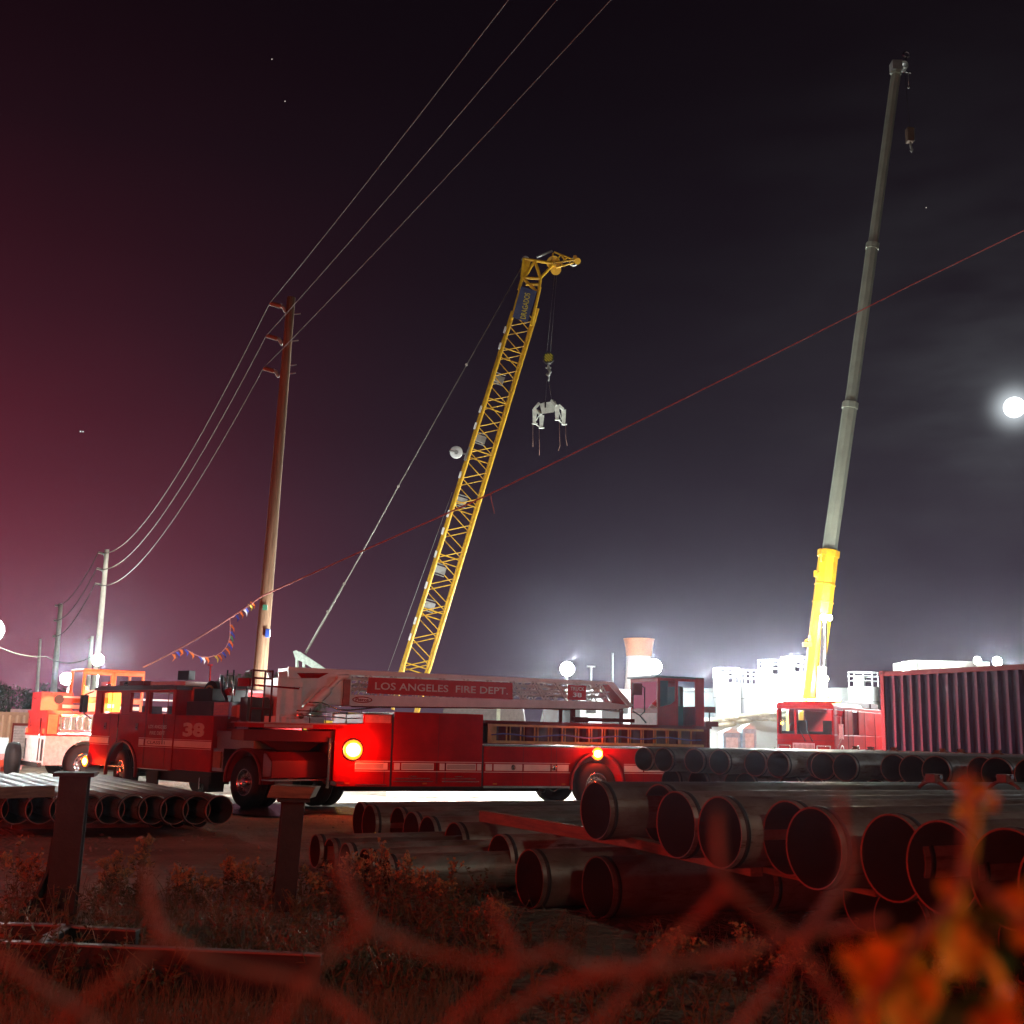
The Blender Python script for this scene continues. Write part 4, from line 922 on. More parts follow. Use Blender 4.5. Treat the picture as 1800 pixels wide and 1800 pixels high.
# ================================================================= TELESCOPIC CRANE
def make_tele():
    D = 60; A = lambda x, y, d=0: at(x, y, D+d)
    r = thing('telescopic_crane', (A(1425, 1300).x, D, 0), 'telescopic crane with a yellow base boom and grey sections reaching up at the right', 'crane')
    segs = [('base_boom', (1422, 1262), (1457, 968), 33, YEL), ('boom_section', (1457, 975), (1495, 708), 25, 0), ('boom_section', (1495, 712), (1534, 428), 21, 0), ('boom_section', (1534, 432), (1576, 122), 17.5, 0)]
    G = mat('grey_green_boom', (.32, .35, .29), .35, .15, .12, 1.2)
    for nm, a, b_, w, m in segs:
        q = MB().m(m or G); rr = w*D/2000/2; q.cyl(A(*a), A(*b_), rr*1.05, n=8, sm=False, ph=.39)
        d = (A(*b_)-A(*a)).normalized(); p = A(*b_); q.cyl(p-d*.35, p, rr*1.18, n=8, sm=False, ph=.39)
        if m:
            for y in (1031, 1062): t = (1262-y)/(1262-968); c = A(*a).lerp(A(*b_), t); q.cyl(c, c+d*.08, rr*1.14, n=8, sm=False, ph=.39)
        q.build(nm, r)
    q = MB().m(YEL); q.tube([A(1447, 988, -.3), A(1443, 986, -.3), A(1444, 965, -.3), A(1449, 967, -.3)], .05); q.bar(A(1433, 1010, -.2), A(1450, 1008, -.2), .18); q.bar(A(1433, 1003, -.2), A(1433, 1014, -.2), .14); q.bar(A(1411, 1133, -.2), A(1434, 1133, -.2), .22); q.bar(A(1423, 1117, -.2), A(1424, 1130, -.2), .12); q.tube([A(1415, 1127, -.2), A(1424, 1122, -.2), A(1432, 1129, -.2)], .06); q.build('boom_brackets', r)
    q = MB().m(CHROME); q.cyl(A(1449, 1090, -.6), A(1445, 1172, -.6), .16, n=12); q.m(GREYM).cyl(A(1445, 1172, -.6), A(1441, 1255, -.6), .26, n=14); q.m(DARK).tube([A(1453, 1090, -.6), A(1451, 1170, -.6)], .05); q.build('lift_cylinder', r)
    q = MB().m(YEL); q.box(A(1395, 1290).x, A(1475, 1290).x, D-1.2, D+1.6, 1.2, A(1425, 1262).z+.3); q.build('crane_house', r, bevel=.05)
    q = MB().m(DARK); q.box(A(1370, 1290).x, A(1560, 1290).x, D-1.3, D+1.3, .5, 1.25)
    for k in range(5): x = A(1380, 1290).x+.6+k*1.15; q.cyl((x, D-1.4, .55), (x, D-1.0, .55), .55, n=18)
    q.build('carrier', r)
    q = MB().m(GREYM); q.box(A(1566, 110).x, A(1583, 110).x, D-.3, D+.3, A(1575, 126).z, A(1575, 110).z); q.rev([(.22, -.25), (.26, -.2), (.2, -.1), (.26, 0), (.2, .1), (.26, .2), (.22, .25)], A(1587, 117), 18, 'y'); q.m(CHROME); c = A(1593.5, 96); q.rev([(.16, -.05), (.24, 0), (.16, .05)], c, 20, 'y'); q.bar(A(1589, 112), A(1594, 98), .08); q.bar(A(1583, 124), A(1602, 128), .07); q.build('boom_head', r)
    q = MB().m(GREYM); q.tube([A(1597, 128), A(1597, 153)], .018, 5); q.sph(A(1597, 154), .07, 8); q.build('limit_weight', r)
    for x, y, s in ((1447, 1085, .17), (1458, 1086, .15), (1451, 1193, .16)):
        q = MB().m(glow('warm_work_light', (1, .9, .6), 60)); q.sph(A(x, y, -.9), s, 8); q.build('work_light', r); lamp('work_light_glow', A(x, y, -1.6), 900, (1, .92, .7), .15)
    q = MB().m(WHITEP); q.tube([A(1451, 1195, -.9), A(1451, 1262, -.9)], .09); q.build('light_mast', r)
    lamp('boom_fill', A(1400, 1180, -5), 5000, (.95, 1, .95), .3, kind='SPOT', target=A(1472, 860), spot=42)  # unseen spot added to brighten the lower grey boom
    h = thing('hook_block', A(1600, 240), 'small dull hook block hanging at the top right beside the tall grey boom', 'hook block')
    q = MB().m(mat('rusty_block', (.11, .075, .055), .6)); c = A(1600, 238); q.box(c.x-.22, c.x+.16, D-.2, D+.2, A(1600, 250).z, A(1600, 226).z); q.m(GREYM); q.bar(A(1594, 226), A(1594, 250), .05); q.bar(A(1607, 225), A(1607, 248), .08); q.build('block_body', h, bevel=.03)
    q = MB().m(GREYM); q.tube([A(1600, 250), A(1601, 256), A(1603, 263), A(1602, 267), A(1600, 264)], [.06, .07, .07, .05, .04], 8); q.build('hook', h)
    q = MB().m(DARK); q.tube([A(1599, 226), A(1590, 118)], .012, 4); q.build('hoist_rope', h)
make_tele()

# ================================================================= SECOND LADDER TRUCK, FAR LEFT
L2 = Fr(-13.1, 33, 35)
def make_truck2():
    F = L2; r = thing('ladder_fire_truck', (-12.3, 34.2, 0), 'brightly lit rear of a second ladder fire truck, orange framed tiller cab on top', 'fire truck')
    RR = mat('bright_red_paint', (.55, .03, .02), .3, coat=.4); OR = mat('orange_frame_paint', (.75, .16, .03), .4); W = mat('white_body_paint', (.75, .70, .70), .4)
    b = MB(F.M).m(W); b.prism(arch(0, 4.6, .48, 1.30, [(1.15, .62, .55)]), 0, 2.4); b.build('rear_body', r, bevel=.02)
    b = MB(F.M).m(RR); b.box(.02, .35, .05, 2.3, 1.30, 1.95); b.box(-.02, 4.6, .35, 2.4, 1.30, 1.36); b.box(0, 4.6, 0, 2.4, 1.95, 2.02); b.box(.0, .9, .9, 2.0, 2.02, 2.55); b.m(DARK).cyl((.5, .86, 2.35), (.5, .9, 2.35), .14, n=14); b.m(mat('orange_panel', (.7, .3, .1), .4)).box(.05, .3, -.01, .05, 1.36, 1.9); b.build('upper_body', r)
    for t in (.02, .2):
        b = MB(F.M).m(CHROME); b.box(.4, 4.5, t, t+.05, 1.86, 1.92); b.box(.4, 4.5, t, t+.05, 1.42, 1.48)
        for k in range(22): b.cyl((.5+k*.18, t+.02, 1.48), (.5+k*.18, t+.02, 1.86), .015, n=6)
        b.build('side_ladder', r)
    b = MB(F.M).m(LADW); b.box(.6, 4.6, .8, .86, 2.1, 2.2); b.box(.6, 4.6, 1.6, 1.66, 2.1, 2.2); b.box(.6, 4.6, .8, .86, 2.4, 2.45); b.build('aerial_ladder', r)
    # tiller cab seen on its corner
    zt = 3.22; zb = 2.02
    s0, s1, s2 = F.sz(142, 1230, .5)[0], F.sz(196, 1230, .5)[0], F.sz(251, 1230, .5)[0]
    b = MB(F.M).m(OR)
    for a, c in ((s0, s1), (s1, s2)):
        b.box(a, a+.08, .45, .55, zb, zt); b.box(c-.08, c, .45, .55, zb, zt); b.box(a, c, .45, .55, zt-.12, zt); b.box(a, c, .45, .55, zb+.25, zb+.42)
    for a in (s0, s2-.08): b.box(a, a+.08, 1.8, 1.9, zb, zt)
    b.box(s0, s2, .45, 1.9, zt, zt+.05); b.box(s0, s2, 1.8, 1.9, zb+.25, zb+.42); b.build('tiller_cab_frame', r, bevel=.02)
    b = MB(F.M).m(mat('pink_door_panel', (.62, .30, .32), .5)).box(s0+.08, s1-.08, .47, .52, zb, zb+.62); b.build('cab_door_panel', r)
    b = MB(F.M).m(GLASS)
    for a, c in ((s0, s1), (s1, s2)): b.add([(a, .5, zb+.4), (c, .5, zb+.4), (c, .5, zt-.1), (a, .5, zt-.1)], [(0, 1, 2, 3)])
    b.build('cab_glass', r, recalc=False)
    b = MB(F.M).m(RR).box(s1-.12, s1, .6, 1.3, zb, zb+.9); b.m(DARK).box(s1+.2, s2-.1, 1.2, 1.7, zb, zb+.5); b.build('cab_seat', r)
    wheel(r, F, 1.15, .0, .32); wheel(r, F, 1.15, 2.4, 2.1)
    q = MB(F.M).m(BLACK); q.prism([(1.6, .3), (2.9, .3), (2.9, 1.0), (2.6, 1.35), (2.0, 1.45), (1.6, 1.3)], -.9, -.85, 'x') if 0 else q.rev([(.0, -.14), (.5, -.14), (.53, 0), (.5, .14), (0, .14)], (-.25, 2.6, .55), 28, 'x'); q.build('outer_wheel', r)
    q = MB(F.M).m(CHROME); q.box(-.12, 0, .1, 2.3, .42, .55); q.box(-.03, -.0, .1, .25, .6, 1.2); q.box(-.03, 0, 2.1, 2.25, .6, 1.2); q.tube([(-.06, .4, .6), (-.06, .4, 1.8)], .02); q.build('rear_step', r)
    for t in (.2, 2.2):
        q = MB(F.M).m(REDL); q.box(-.03, 0, t-.07, t+.07, 1.36, 1.5); q.build('tail_lamp', r)
    lamp('left_truck_fill', F.w(-2.6, .4, 1.7), 900, (1, .70, .62), .3, kind='SPOT', target=F.w(.6, 1.0, 1.4), spot=110)  # unseen fill lamp added to whiten the truck's rear
    lamp('cream_container_fill', (-17.5, 37, 3.2), 1500, (1, .72, .55), .3, kind='SPOT', target=(-21, 46, 1), spot=130)  # unseen fill lamp added to brighten the cream container
    lamp('left_truck_red_fill', F.w(1.0, -2.4, 2.2), 700, (1, .10, .03), .3, kind='SPOT', target=F.w(1.6, 1, 1.6), spot=120)  # unseen red fill lamp added for the truck's side
    lamp('cab_amber_light', F.w((s0+s1)/2, -.8, 2.7), 60, (1, .5, .08), .1)
make_truck2()

# ================================================================= FIRE ENGINE, RIGHT
E_ = Fr(13.3, 47, -35)
def make_engine():
    F = E_; r = thing('fire_engine', (13.5, 49, 0), 'bright red fire engine with flashing roof lights parked between the pipes and container', 'fire engine')
    W = 2.45; b = MB(F.M).m(FR_RED)
    # shell: front face in plane t=0 from s=-W to 0, side in plane s=0 running back
    lowz, sill, roof = .6, 1.92, 3.22
    b.box(-W, 0, 0, .08, lowz, sill)
    for a, c in ((-W, -W+.08), (-W+.76, -W+.86), (-.1, 0)): b.box(a, c, .0, .08, sill, roof-.3)
    b.box(-W, 0, 0, .1, roof-.27, roof-.14)
    for s_ in (0-.07, -W):
        b2 = [(0.1, sill)]
        x0 = s_; ys = [0.08, .42, 1.35, 2.5, 2.95, 5.0]
        b.add([], [])
        for y0, y1, z0, z1 in ((.08, 8.2, lowz+.35, sill), (.08, 8.2, roof-.27, roof-.14), (.08, .42, sill, roof-.27), (1.35, 2.35, sill, roof-.27), (3.1, 8.2, sill, roof-.27)): b.box(x0, x0+.07, y0, y1, z0, z1)
    b.box(-W, 0, 8.1, 8.2, lowz, roof-.2); b.prism([(-W-.02, roof-.14), (.02, roof-.14), (-.1, roof-.02), (-W+.1, roof-.02)], -.03, 3.6); b.build('cab_body', r, bevel=.02)
    b = MB(F.M).m(GLASS); b.add([(-W+.1, .04, sill), (-.1, .04, sill), (-.1, .04, roof-.4), (-W+.1, .04, roof-.4)], [(0, 1, 2, 3)])
    b.build('windscreen', r, recalc=False)
    for y0, y1 in ((.42, 1.35), (2.35, 3.1)): b = MB(F.M).m(GLASS).add([(-.04, y0, sill), (-.04, y1, sill), (-.04, y1, roof-.27), (-.04, y0, roof-.27)], [(0, 1, 2, 3)]); b.build('side_window', r, recalc=False)
    b = MB(F.M).m(DARK); b.box(-W+.15, -.2, .15, .6, sill-.1, sill+.12)
    for s_ in (-W+.3, -.9): b.box(s_, s_+.55, 1.2, 1.35, 1.3, 2.5)
    b.rev([(.2, 0), (.22, .015), (.2, .03)], (-W+.55, .5, sill+.25), 20, 'y'); b.build('cab_seats', r)
    b = MB(F.M).m(mat('pink_lit_trim', (.72, .42, .42), .3, .2)); s0, s1 = -W+.7, -W+1.62
    for k in range(17): x = s0+.04+k*(s1-s0-.08)/16; b.box(x-.012, x+.012, -.03, -.005, 1.05, 1.50)
    b.box(s0, s1, -.045, 0, 1.50, 1.56); b.box(s0, s0+.03, -.045, 0, 1.0, 1.5); b.box(s1-.03, s1, -.045, 0, 1.0, 1.5); b.build('grille', r)
    for a, c in ((-W+.05, -W+.6), (-.75, -.15)):
        b = MB(F.M).m(CHROME); b.holes(a, c, 1.05, 1.48, -.03, 0, [(a+.05, c-.05, 1.09, 1.44)]); b.m(mat('red_lens', (.5, .03, .02), .2)).cyl(((a+c)/2-.12, -.02, 1.25), ((a+c)/2-.12, 0, 1.25), .1, n=12).cyl(((a+c)/2+.12, -.02, 1.25), ((a+c)/2+.12, 0, 1.25), .1, n=12); b.build('headlight_cluster', r)
    b = MB(F.M).m(FR_RED_D); b.box(-W-.02, .02, -.012, 0, 1.66, 1.68)
    for y in (1.7, 2.3, 3.9, 5.3): b.box(-.004+.0, .012, y, y+.03, .7, roof-.3)
    b.build('door_seams', r)
    b = MB(F.M).m(CREAM)
    for y in (.9, 2.9):
        b.rev([(.19, 0), (.23, .004), (.19, .008)], (.003, y, 1.28), 24, 'x')
        b.box(.003, .008, y-.1, y+.1, 1.26, 1.30)
    b.build('door_emblem', r)
    b = MB(F.M).m(DARK); b.tube([(-W+1.25, -.03, 1.62), (-W+.98, -.05, 2.15)], .02); b.tube([(-.9, -.03, 1.62), (-1.15, -.05, 2.1)], .02); b.build('wiper', r)
    b = MB(F.M).m(mat('pink_lit_trim', (0, 0, 0))); b.box(.12, .3, .2, .26, 1.75, 2.35); b.tube([(.21, .23, 2.35), (.21, .23, 2.65), (0, .2, 2.7)], .02); b.tube([(.21, .23, 1.75), (.05, .2, 1.4)], .02); b.build('side_mirror', r)
    b = MB(F.M).m(FR_RED_D); b.box(-W+.1, -.1, .5, 1.0, roof-.02, roof+.06); b.build('light_bar_base', r)
    for k, s_ in enumerate((-W+.45, -W+.8, -1.2, -.85, -.5, -.15)):
        b = MB(F.M).m(glow('orange_roof_lamp', (1, .42, .08), 45)); b.box(s_-.14, s_+.14, .55, .95, roof+.06, roof+.17); b.build('roof_lamp', r, bevel=.03)
    for s_ in (-1.9, -.7): lamp('roof_lamp_glow', F.w(s_, .75, roof+.45), 260, (1, .30, .10), .1)
    lamp('roof_lamp_glow', F.w(-1.2, -1.6, roof+.2), 200, (1, .04, .02), .2)
    b = MB(F.M).m(mat('dark_maroon_roof', (.06, .008, .01), .4)); b.prism([(.9, roof-.1), (1.3, roof+.1), (5.6, roof+.12), (6.2, roof-.1)], -W+.2, -.1, 'x'); b.box(-.6, -.05, 5.0, 6.0, roof-.1, roof+.1); b.build('roof_housing', r)
    for t in (1.1,):
        for s0, s1 in ((0, -.3), (-W, -W+.3)):
            M2 = Fr(0, 0, 0); M2.M = F.M @ Matrix.Rotation(R_(90), 4, 'Z'); wheel(r, M2, 1.3, -s0 - 0 if s0 == 0 else -s0, (-s1)); wheel(r, M2, 6.4, -s0, -s1)
    b = MB(F.M).m(CHROME); b.box(-W-.03, .03, -.35, -.02, .45, .75); b.build('front_bumper', r, bevel=.03)
    b = MB(F.M).m(DARK); b.box(-W+.2, -.2, .1, 8, .45, .62); b.build('chassis', r)
make_engine()

# ================================================================= CONTAINERS
def container(F, Lx, Wd, z0, H, label, m_main, m_frame, pitch=.28, sidecol=None, name='shipping_container'):
    o = F.w(Lx/2, Wd/2, z0); r = thing(name, o, label, 'container')
    b = MB(F.M)
    def panel(x0, x1, t, sgn, horiz=False):
        n = int((x1-x0)/pitch); p = (x1-x0)/n; d = .06*sgn; vs = []
        pr = [(0, 0), (.22, 0), (.5-.12, d), (.88-.0, d)]
        pts = []
        for k in range(n):
            for a, q in ((0, 0), (.25, 0), (.40, d), (.85, d)): pts.append((x0+(k+a)*p, q))
        pts.append((x1, 0)); return pts
    zt, zb = z0+H-.12, z0+.16
    b.m(m_main)
    for t, sg in ((.03, 1), (Wd-.03, -1)):
        pts = panel(.12, Lx-.12, t, sg); n = len(pts)
        vs = [(x, t+q, zb) for x, q in pts]+[(x, t+q, zt) for x, q in pts]
        for k in range(n-1):
            if sidecol and k % 4 == 2: b.m(sidecol)
            elif sidecol: b.m(m_main)
            b.add([vs[k], vs[k+1], vs[n+k+1], vs[n+k]], [(0, 1, 2, 3)])
    for s_, sg in ((.03, 1), (Lx-.03, -1)):
        pts = panel(.12, Wd-.12, s_, sg); n = len(pts)
        for k in range(n-1): b.add([(s_+pts[k][1], pts[k][0], zb), (s_+pts[k+1][1], pts[k+1][0], zb), (s_+pts[k+1][1], pts[k+1][0], zt), (s_+pts[k][1], pts[k][0], zt)], [(0, 1, 2, 3)])
    b.build('corrugated_walls', r, recalc=False)
    b = MB(F.M).m(m_frame)
    for s_ in (0, Lx-.14):
        for t in (0, Wd-.14): b.box(s_, s_+.14, t, t+.14, z0, z0+H)
    for t in (0, Wd-.1): b.box(.14, Lx-.14, t, t+.1, z0+H-.13, z0+H-.01); b.box(.14, Lx-.14, t, t+.1, z0+.01, z0+.16)
    for s_ in (0, Lx-.1): b.box(s_, s_+.1, .14, Wd-.14, z0+H-.13, z0+H-.01); b.box(s_, s_+.1, .14, Wd-.14, z0+.01, z0+.16)
    b.box(.05, Lx-.05, .05, Wd-.05, z0+H-.06, z0+H-.03); b.build('frame', r, bevel=.006)
    b = MB(F.M).m(m_frame)
    for s_ in (-.01, Lx-.16):
        for t in (-.01, Wd-.16):
            for z in (z0-.005, z0+H-.11): b.box(s_, s_+.17, t, t+.17, z, z+.12)
    b.m(DARK)
    for s_ in (.075, Lx-.075): b.box(s_-.03, s_+.03, -.014, -.005, z0+H-.08, z0+H-.03)
    b.build('corner_castings', r); return r
# right-hand container: from 31 m away on its left to 24 m on its right
cl, cr = at(1546, 1180, 30), at(1850, 1166, 25)
ang = math.degrees(math.atan2(cr.y-cl.y, cr.x-cl.x)); C1 = Fr(cl.x, cl.y, ang)
Lc = 6.06
container(C1, Lc, 2.44, cl.z-2.59, 2.59, 'blue grey corrugated shipping container lit red, behind the far pipe stack', mat('blue_grey_container', (.05, .085, .20), .6, 0, .15, 2), mat('dark_red_container_frame', (.11, .015, .02), .5, 0, .15, 3), pitch=.30, sidecol=None)
b = MB(C1.M).m(WOOD)
for s_ in (.2, 2.9, 5.5): b.box(s_, s_+.3, .1, 2.3, -.05, cl.z-2.6)
tag(b.build('timber_blocking'), 'timber blocks carrying the blue grey container', 'timber blocks')
lamp('container_red_wash', C1.w(-4.2, -1.0, 2.2), 4200, (1, .02, .04), .25, kind='SPOT', target=C1.w(3, .0, 2.0), spot=55)  # unseen red lamp added to graze the container ribs
# left: cream container with a roller door
C2 = Fr(at(-60, 1300, 46).x, 46, -3)
def roller():
    x0 = C2.sz(22, 1310)[0]; x1 = C2.sz(100, 1310)[0]; zt = C2.sz(50, 1276)[1]; z = C2.sz(50, 1252)[1]
    cr_ = mat('cream_container_paint', (.62, .42, .28), .6, 0, .06); r = container(C2, 6.06, 2.44, z-2.4, 2.4, 'cream corrugated container with a pale roller door at far left', cr_, cr_)
    q = MB(C2.M).m(mat('pale_roller_door', (.66, .60, .60), .5)); zb = z-2.3; n = 16
    for k in range(n): h = (zt-zb)/n; q.prism([(-.02, zb+k*h), (-.035, zb+(k+.5)*h), (-.02, zb+(k+1)*h), (.06, zb+(k+1)*h), (.06, zb+k*h)], x0, x1, 'x')
    q.m(mat('rust_red_trim', (.25, .04, .03), .6)).box(x0-.06, x1+.06, -.05, .0, zt, zt+.1).box(x0-.06, x0, -.05, .0, zb, zt); q.build('roller_door', r)
roller()
q = MB().m(mat('pale_pink_board', (.60, .45, .45), .6)); a, c = at(37, 1247, 48), at(80, 1254, 48); q.box(a.x, c.x, 47, 49, c.z-.6, a.z); tag(q.build('roof_box'), 'low pale box on top of the cream container', 'box')
r = thing('steel_skip', at(8, 1345, 40), 'orange red steel skip standing before the cream container at the left edge', 'skip')
q = MB().m(mat('orange_red_steel', (.5, .06, .03), .5)); a, c = at(-30, 1334, 40), at(24, 1356, 40); q.box(a.x, c.x, 39.5, 41, .15, a.z); q.box(c.x-.3, c.x-.1, 39.6, 40.9, 0, .15); q.box(a.x+.1, a.x+.3, 39.6, 40.9, 0, .15); q.build('skip_body', r, bevel=.02)
q = MB().m(mat('orange_red_steel', (0, 0, 0))); q.box(a.x+.3, c.x-.5, 39.7, 40.6, a.z, a.z+.18); q.build('skip_load', r)

# ================================================================= TANKS, TOWER, SITE BEHIND
def silo(x, ytop, w, D, label, rail=True, m=WHITEP, cap=True, zb=0):
    p = at(x, ytop, D); rr = w*D/2000/2; r = thing('storage_silo', (p.x, D, 0), label, 'silo')
    q = MB().m(m); q.cyl((p.x, D, zb), (p.x, D, p.z), rr, n=32); q.m(GREYM)
    q.build('tank_shell', r)
    q = MB().m(GREYM)
    for k in range(1, 5): z = p.z*k/5; q.rev([(rr+.0, z), (rr+.03, z+.03), (rr, z+.06)], (p.x, D, 0), 32)
    q.build('hoops', r)
    if cap: q = MB().m(WHITEP); q.cyl((p.x-rr*.2, D, p.z), (p.x-rr*.2, D, p.z+.7), rr*.3, n=16); q.cyl((p.x-rr*.2, D, p.z+.7), (p.x-rr*.2, D, p.z+.78), rr*.42, n=16); q.build('vent_cap', r)
    if rail:
        q = MB().m(WHITEP)
        for z in (.45, .8, 1.1): q.rev([(rr*.97, p.z+z), (rr*.97+.04, p.z+z), (rr*.97+.04, p.z+z+.04), (rr*.97, p.z+z+.04)], (p.x, D, 0), 24)
        for k in range(10): a = 2*math.pi*k/10; q.cyl((p.x+rr*.98*math.cos(a), D+rr*.98*math.sin(a), p.z), (p.x+rr*.98*math.cos(a), D+rr*.98*math.sin(a), p.z+1.1), .035, n=6)
        q.build('guard_rail', r)
silo(1277, 1201, 46, 88, 'white silo below the floodlight just right of the tiller cab', cap=True)
silo(1320, 1203, 34, 92, 'narrow white silo between the tallest silos and the one nearest the tiller cab', cap=False)
silo(1356, 1186, 48, 90, 'tall white silo with a box on its railed roof, third from the left')
silo(1396, 1182, 46, 86, 'tallest white silo, directly behind the yellow base boom')
silo(1478, 1210, 44, 95, 'low grey white tank just right of the yellow boom', rail=False, cap=False)
silo(1518, 1208, 52, 88, 'wide low grey tank touching the left edge of the blue container', cap=True)
# flared tower
D = 140; c = at(1123, 1195, D); s = D/2000
r = thing('flared_tower', (c.x, D, 0), 'round tower with flared orange top behind the tiller cab', 'tower')
q = MB().m(mat('pale_tower_concrete', (.66, .60, .54), .8)); q.rev([(32*s, 0), (28*s, c.z*.6), (24*s, at(0, 1175, D).z), (22*s, at(1123, 1154, D).z)], (c.x, D, 0), 40); q.build('lower_shaft', r)
q = MB().m(mat('orange_tower_paint', (.62, .27, .12), .7)); zt = at(1123, 1123, D).z; zz = at(1123, 1154, D).z; q.rev([(22*s, zz), (24*s, (zz+zt)/2), (26.5*s, zt-.15), (27.5*s, zt), (25.5*s, zt), (21*s, zz)], (c.x, D, 0), 40); q.build('flared_top', r)
# site blocks seen beneath the ladder
def boxthing(name, x0, y0, x1, y1, D, dep, label, cat, m, zb=0, slope=0, group=None):
    a, c = at(x0, y0, D), at(x1, y1, D); r = thing(name, ((a.x+c.x)/2, D+dep/2, zb), label, cat, group)
    q = MB().m(m); q.prism([(a.x, zb), (c.x, zb), (c.x-slope, a.z), (a.x+slope, a.z)], D, D+dep); q.build('body', r, bevel=.03); return r, a, c
G2 = mat('tent_grey_canvas', (.22, .19, .19), .8)
r, a, c = boxthing('site_tent', 765, 1235, 935, 1290, 62, 5, 'grey canvas site tent glimpsed under the middle of the ladder', 'tent', G2, slope=.5)
q = MB().m(mat('pale_post', (.6, .65, .5), .5)); p = at(875, 1300, 61.8); q.box(p.x-.1, p.x+.1, 61.7, 61.9, 0, at(875, 1236, 61.8).z); q.build('tent_pole', r)
r, a, c = boxthing('site_tent', 940, 1232, 1010, 1290, 66, 5, 'white site tent right of the grey one, under the ladder', 'tent', WHITEP, slope=.7)
q = MB().m(mat('pale_yellow_panel', (.6, .5, .25), .6)).box(a.x+.5, a.x+1.5, 65.9, 66, 0, a.z*.6); q.build('door_flap', r)
r, a, c = boxthing('site_cabin', 1020, 1210, 1110, 1290, 72, 5, 'white site cabin behind the ladder tip', 'cabin', WHITEP)
for k in range(3):
    q = MB().m(DARK).box(a.x+.4+k*1.0, a.x+1.0+k*1.0, 71.95, 72, a.z-1.5, a.z-.8); q.build('window', r)
r, a, c = boxthing('warehouse', 1125, 1214, 1262, 1290, 100, 20, 'long white warehouse with a shaded eave right of the tiller cab', 'warehouse', WHITEP)
q = MB().m(GREYM).box(a.x-.5, c.x+.5, 99.2, 121, a.z, a.z+.3); q.build('roof', r)
r, a, c = boxthing('retaining_wall', 1240, 1262, 1410, 1300, 70, 1, 'white retaining wall below the silos', 'wall', WHITEP)
for k, (x, y) in enumerate(((1262, 1268), (1300, 1262), (1345, 1258), (1385, 1256))):
    q = MB().m(mat('pale_sandbag', (.55, .48, .36), .9)); rnd = random.Random(k)
    for j in range(10): p = at(x+rnd.uniform(-24, 24), y+rnd.uniform(-4, 7), 69+rnd.uniform(0, .8)); q.sph(p, .42, 6, (1.4, .6, .32))
    tag(q.build('sandbag_pile'), ['low sandbag pile nearest the tiller cab on the white wall', 'sandbag pile below the narrow silo', 'sandbag pile below the third silo', 'sandbag pile closest to the red fire engine'][k], 'sandbags', 'sandbags on the wall')
for k, (x0, x1, y0) in enumerate(((1271, 1302, 1288), (1305, 1330, 1281))):
    r, a, c = boxthing('portable_toilet', x0, y0, x1, 1320, 52, 1.1, ['pale blue portable toilet, the wider one on the left', 'pale blue portable toilet with a peaked roof nearer the fire engine'][k], 'portable toilet', mat('pale_blue_plastic', (.35, .55, .68), .5), group='portable toilets')
    q = MB().m(WHITEP); q.prism([(a.x-.03, a.z), (c.x+.03, a.z), ((a.x+c.x)/2, a.z+.22)], 51.97, 53.13); q.build('roof', r)
    q = MB().m(mat('white_door', (.7, .75, .78), .5)).box(a.x+.12, c.x-.12, 51.97, 52, .1, a.z-.2); q.build('door', r)
r, a, c = boxthing('office_cabin', 1604, 1160, 1745, 1250, 58, 3, 'pale weathered cabin roof showing above the blue container', 'cabin', mat('dirty_white_cabin', (.50, .52, .46), .7, 0, .25, 2))
q = MB().m(GREYM)
for k in range(7): x = a.x+(c.x-a.x)*(k+.5)/7; q.box(x-.03, x+.03, 57.97, 58, 0, a.z-.1)
q.build('wall_ribs', r)
# pallets and blocks seen under the trailer
rnd = random.Random(9); PAL = mat('pale_pallet_wood', (.62, .56, .48), .8, 0, .2, 3)
nm = ['leftmost', 'second', 'third', 'fourth', 'fifth', 'sixth', 'seventh', 'eighth', 'ninth', 'tenth', 'eleventh', 'twelfth', 'thirteenth', 'fourteenth', 'fifteenth', 'sixteenth', 'seventeenth', 'eighteenth']
for k in range(9):
    p = atz(700+k*33, 1399, 0); r = thing('loaded_pallet', (p.x, p.y, 0), f'white loaded pallet glimpsed beneath the trailer, {nm[k]} from the left', 'pallet', 'pallets behind the truck')
    q = MB(Matrix.Translation((p.x, p.y, 0)) @ Matrix.Rotation(rnd.uniform(-.1, .1), 4, 'Z')).m(PAL)
    for t in (-.35, 0, .35): q.box(-.25, .25, t-.05, t+.05, .0, .1)
    for t in (-.2, .2): q.box(t-.06, t+.06, -.4, .4, .0, .1)
    q.box(-.27, .27, -.4, .4, .1, .13); q.build('pallet', r)
    q = MB(Matrix.Translation((p.x, p.y, 0))).m(WHITEP); h = rnd.uniform(.2, .5); q.box(-.22, .2, -.35, .3, .13, .13+h); q.build('load', r, bevel=.02)
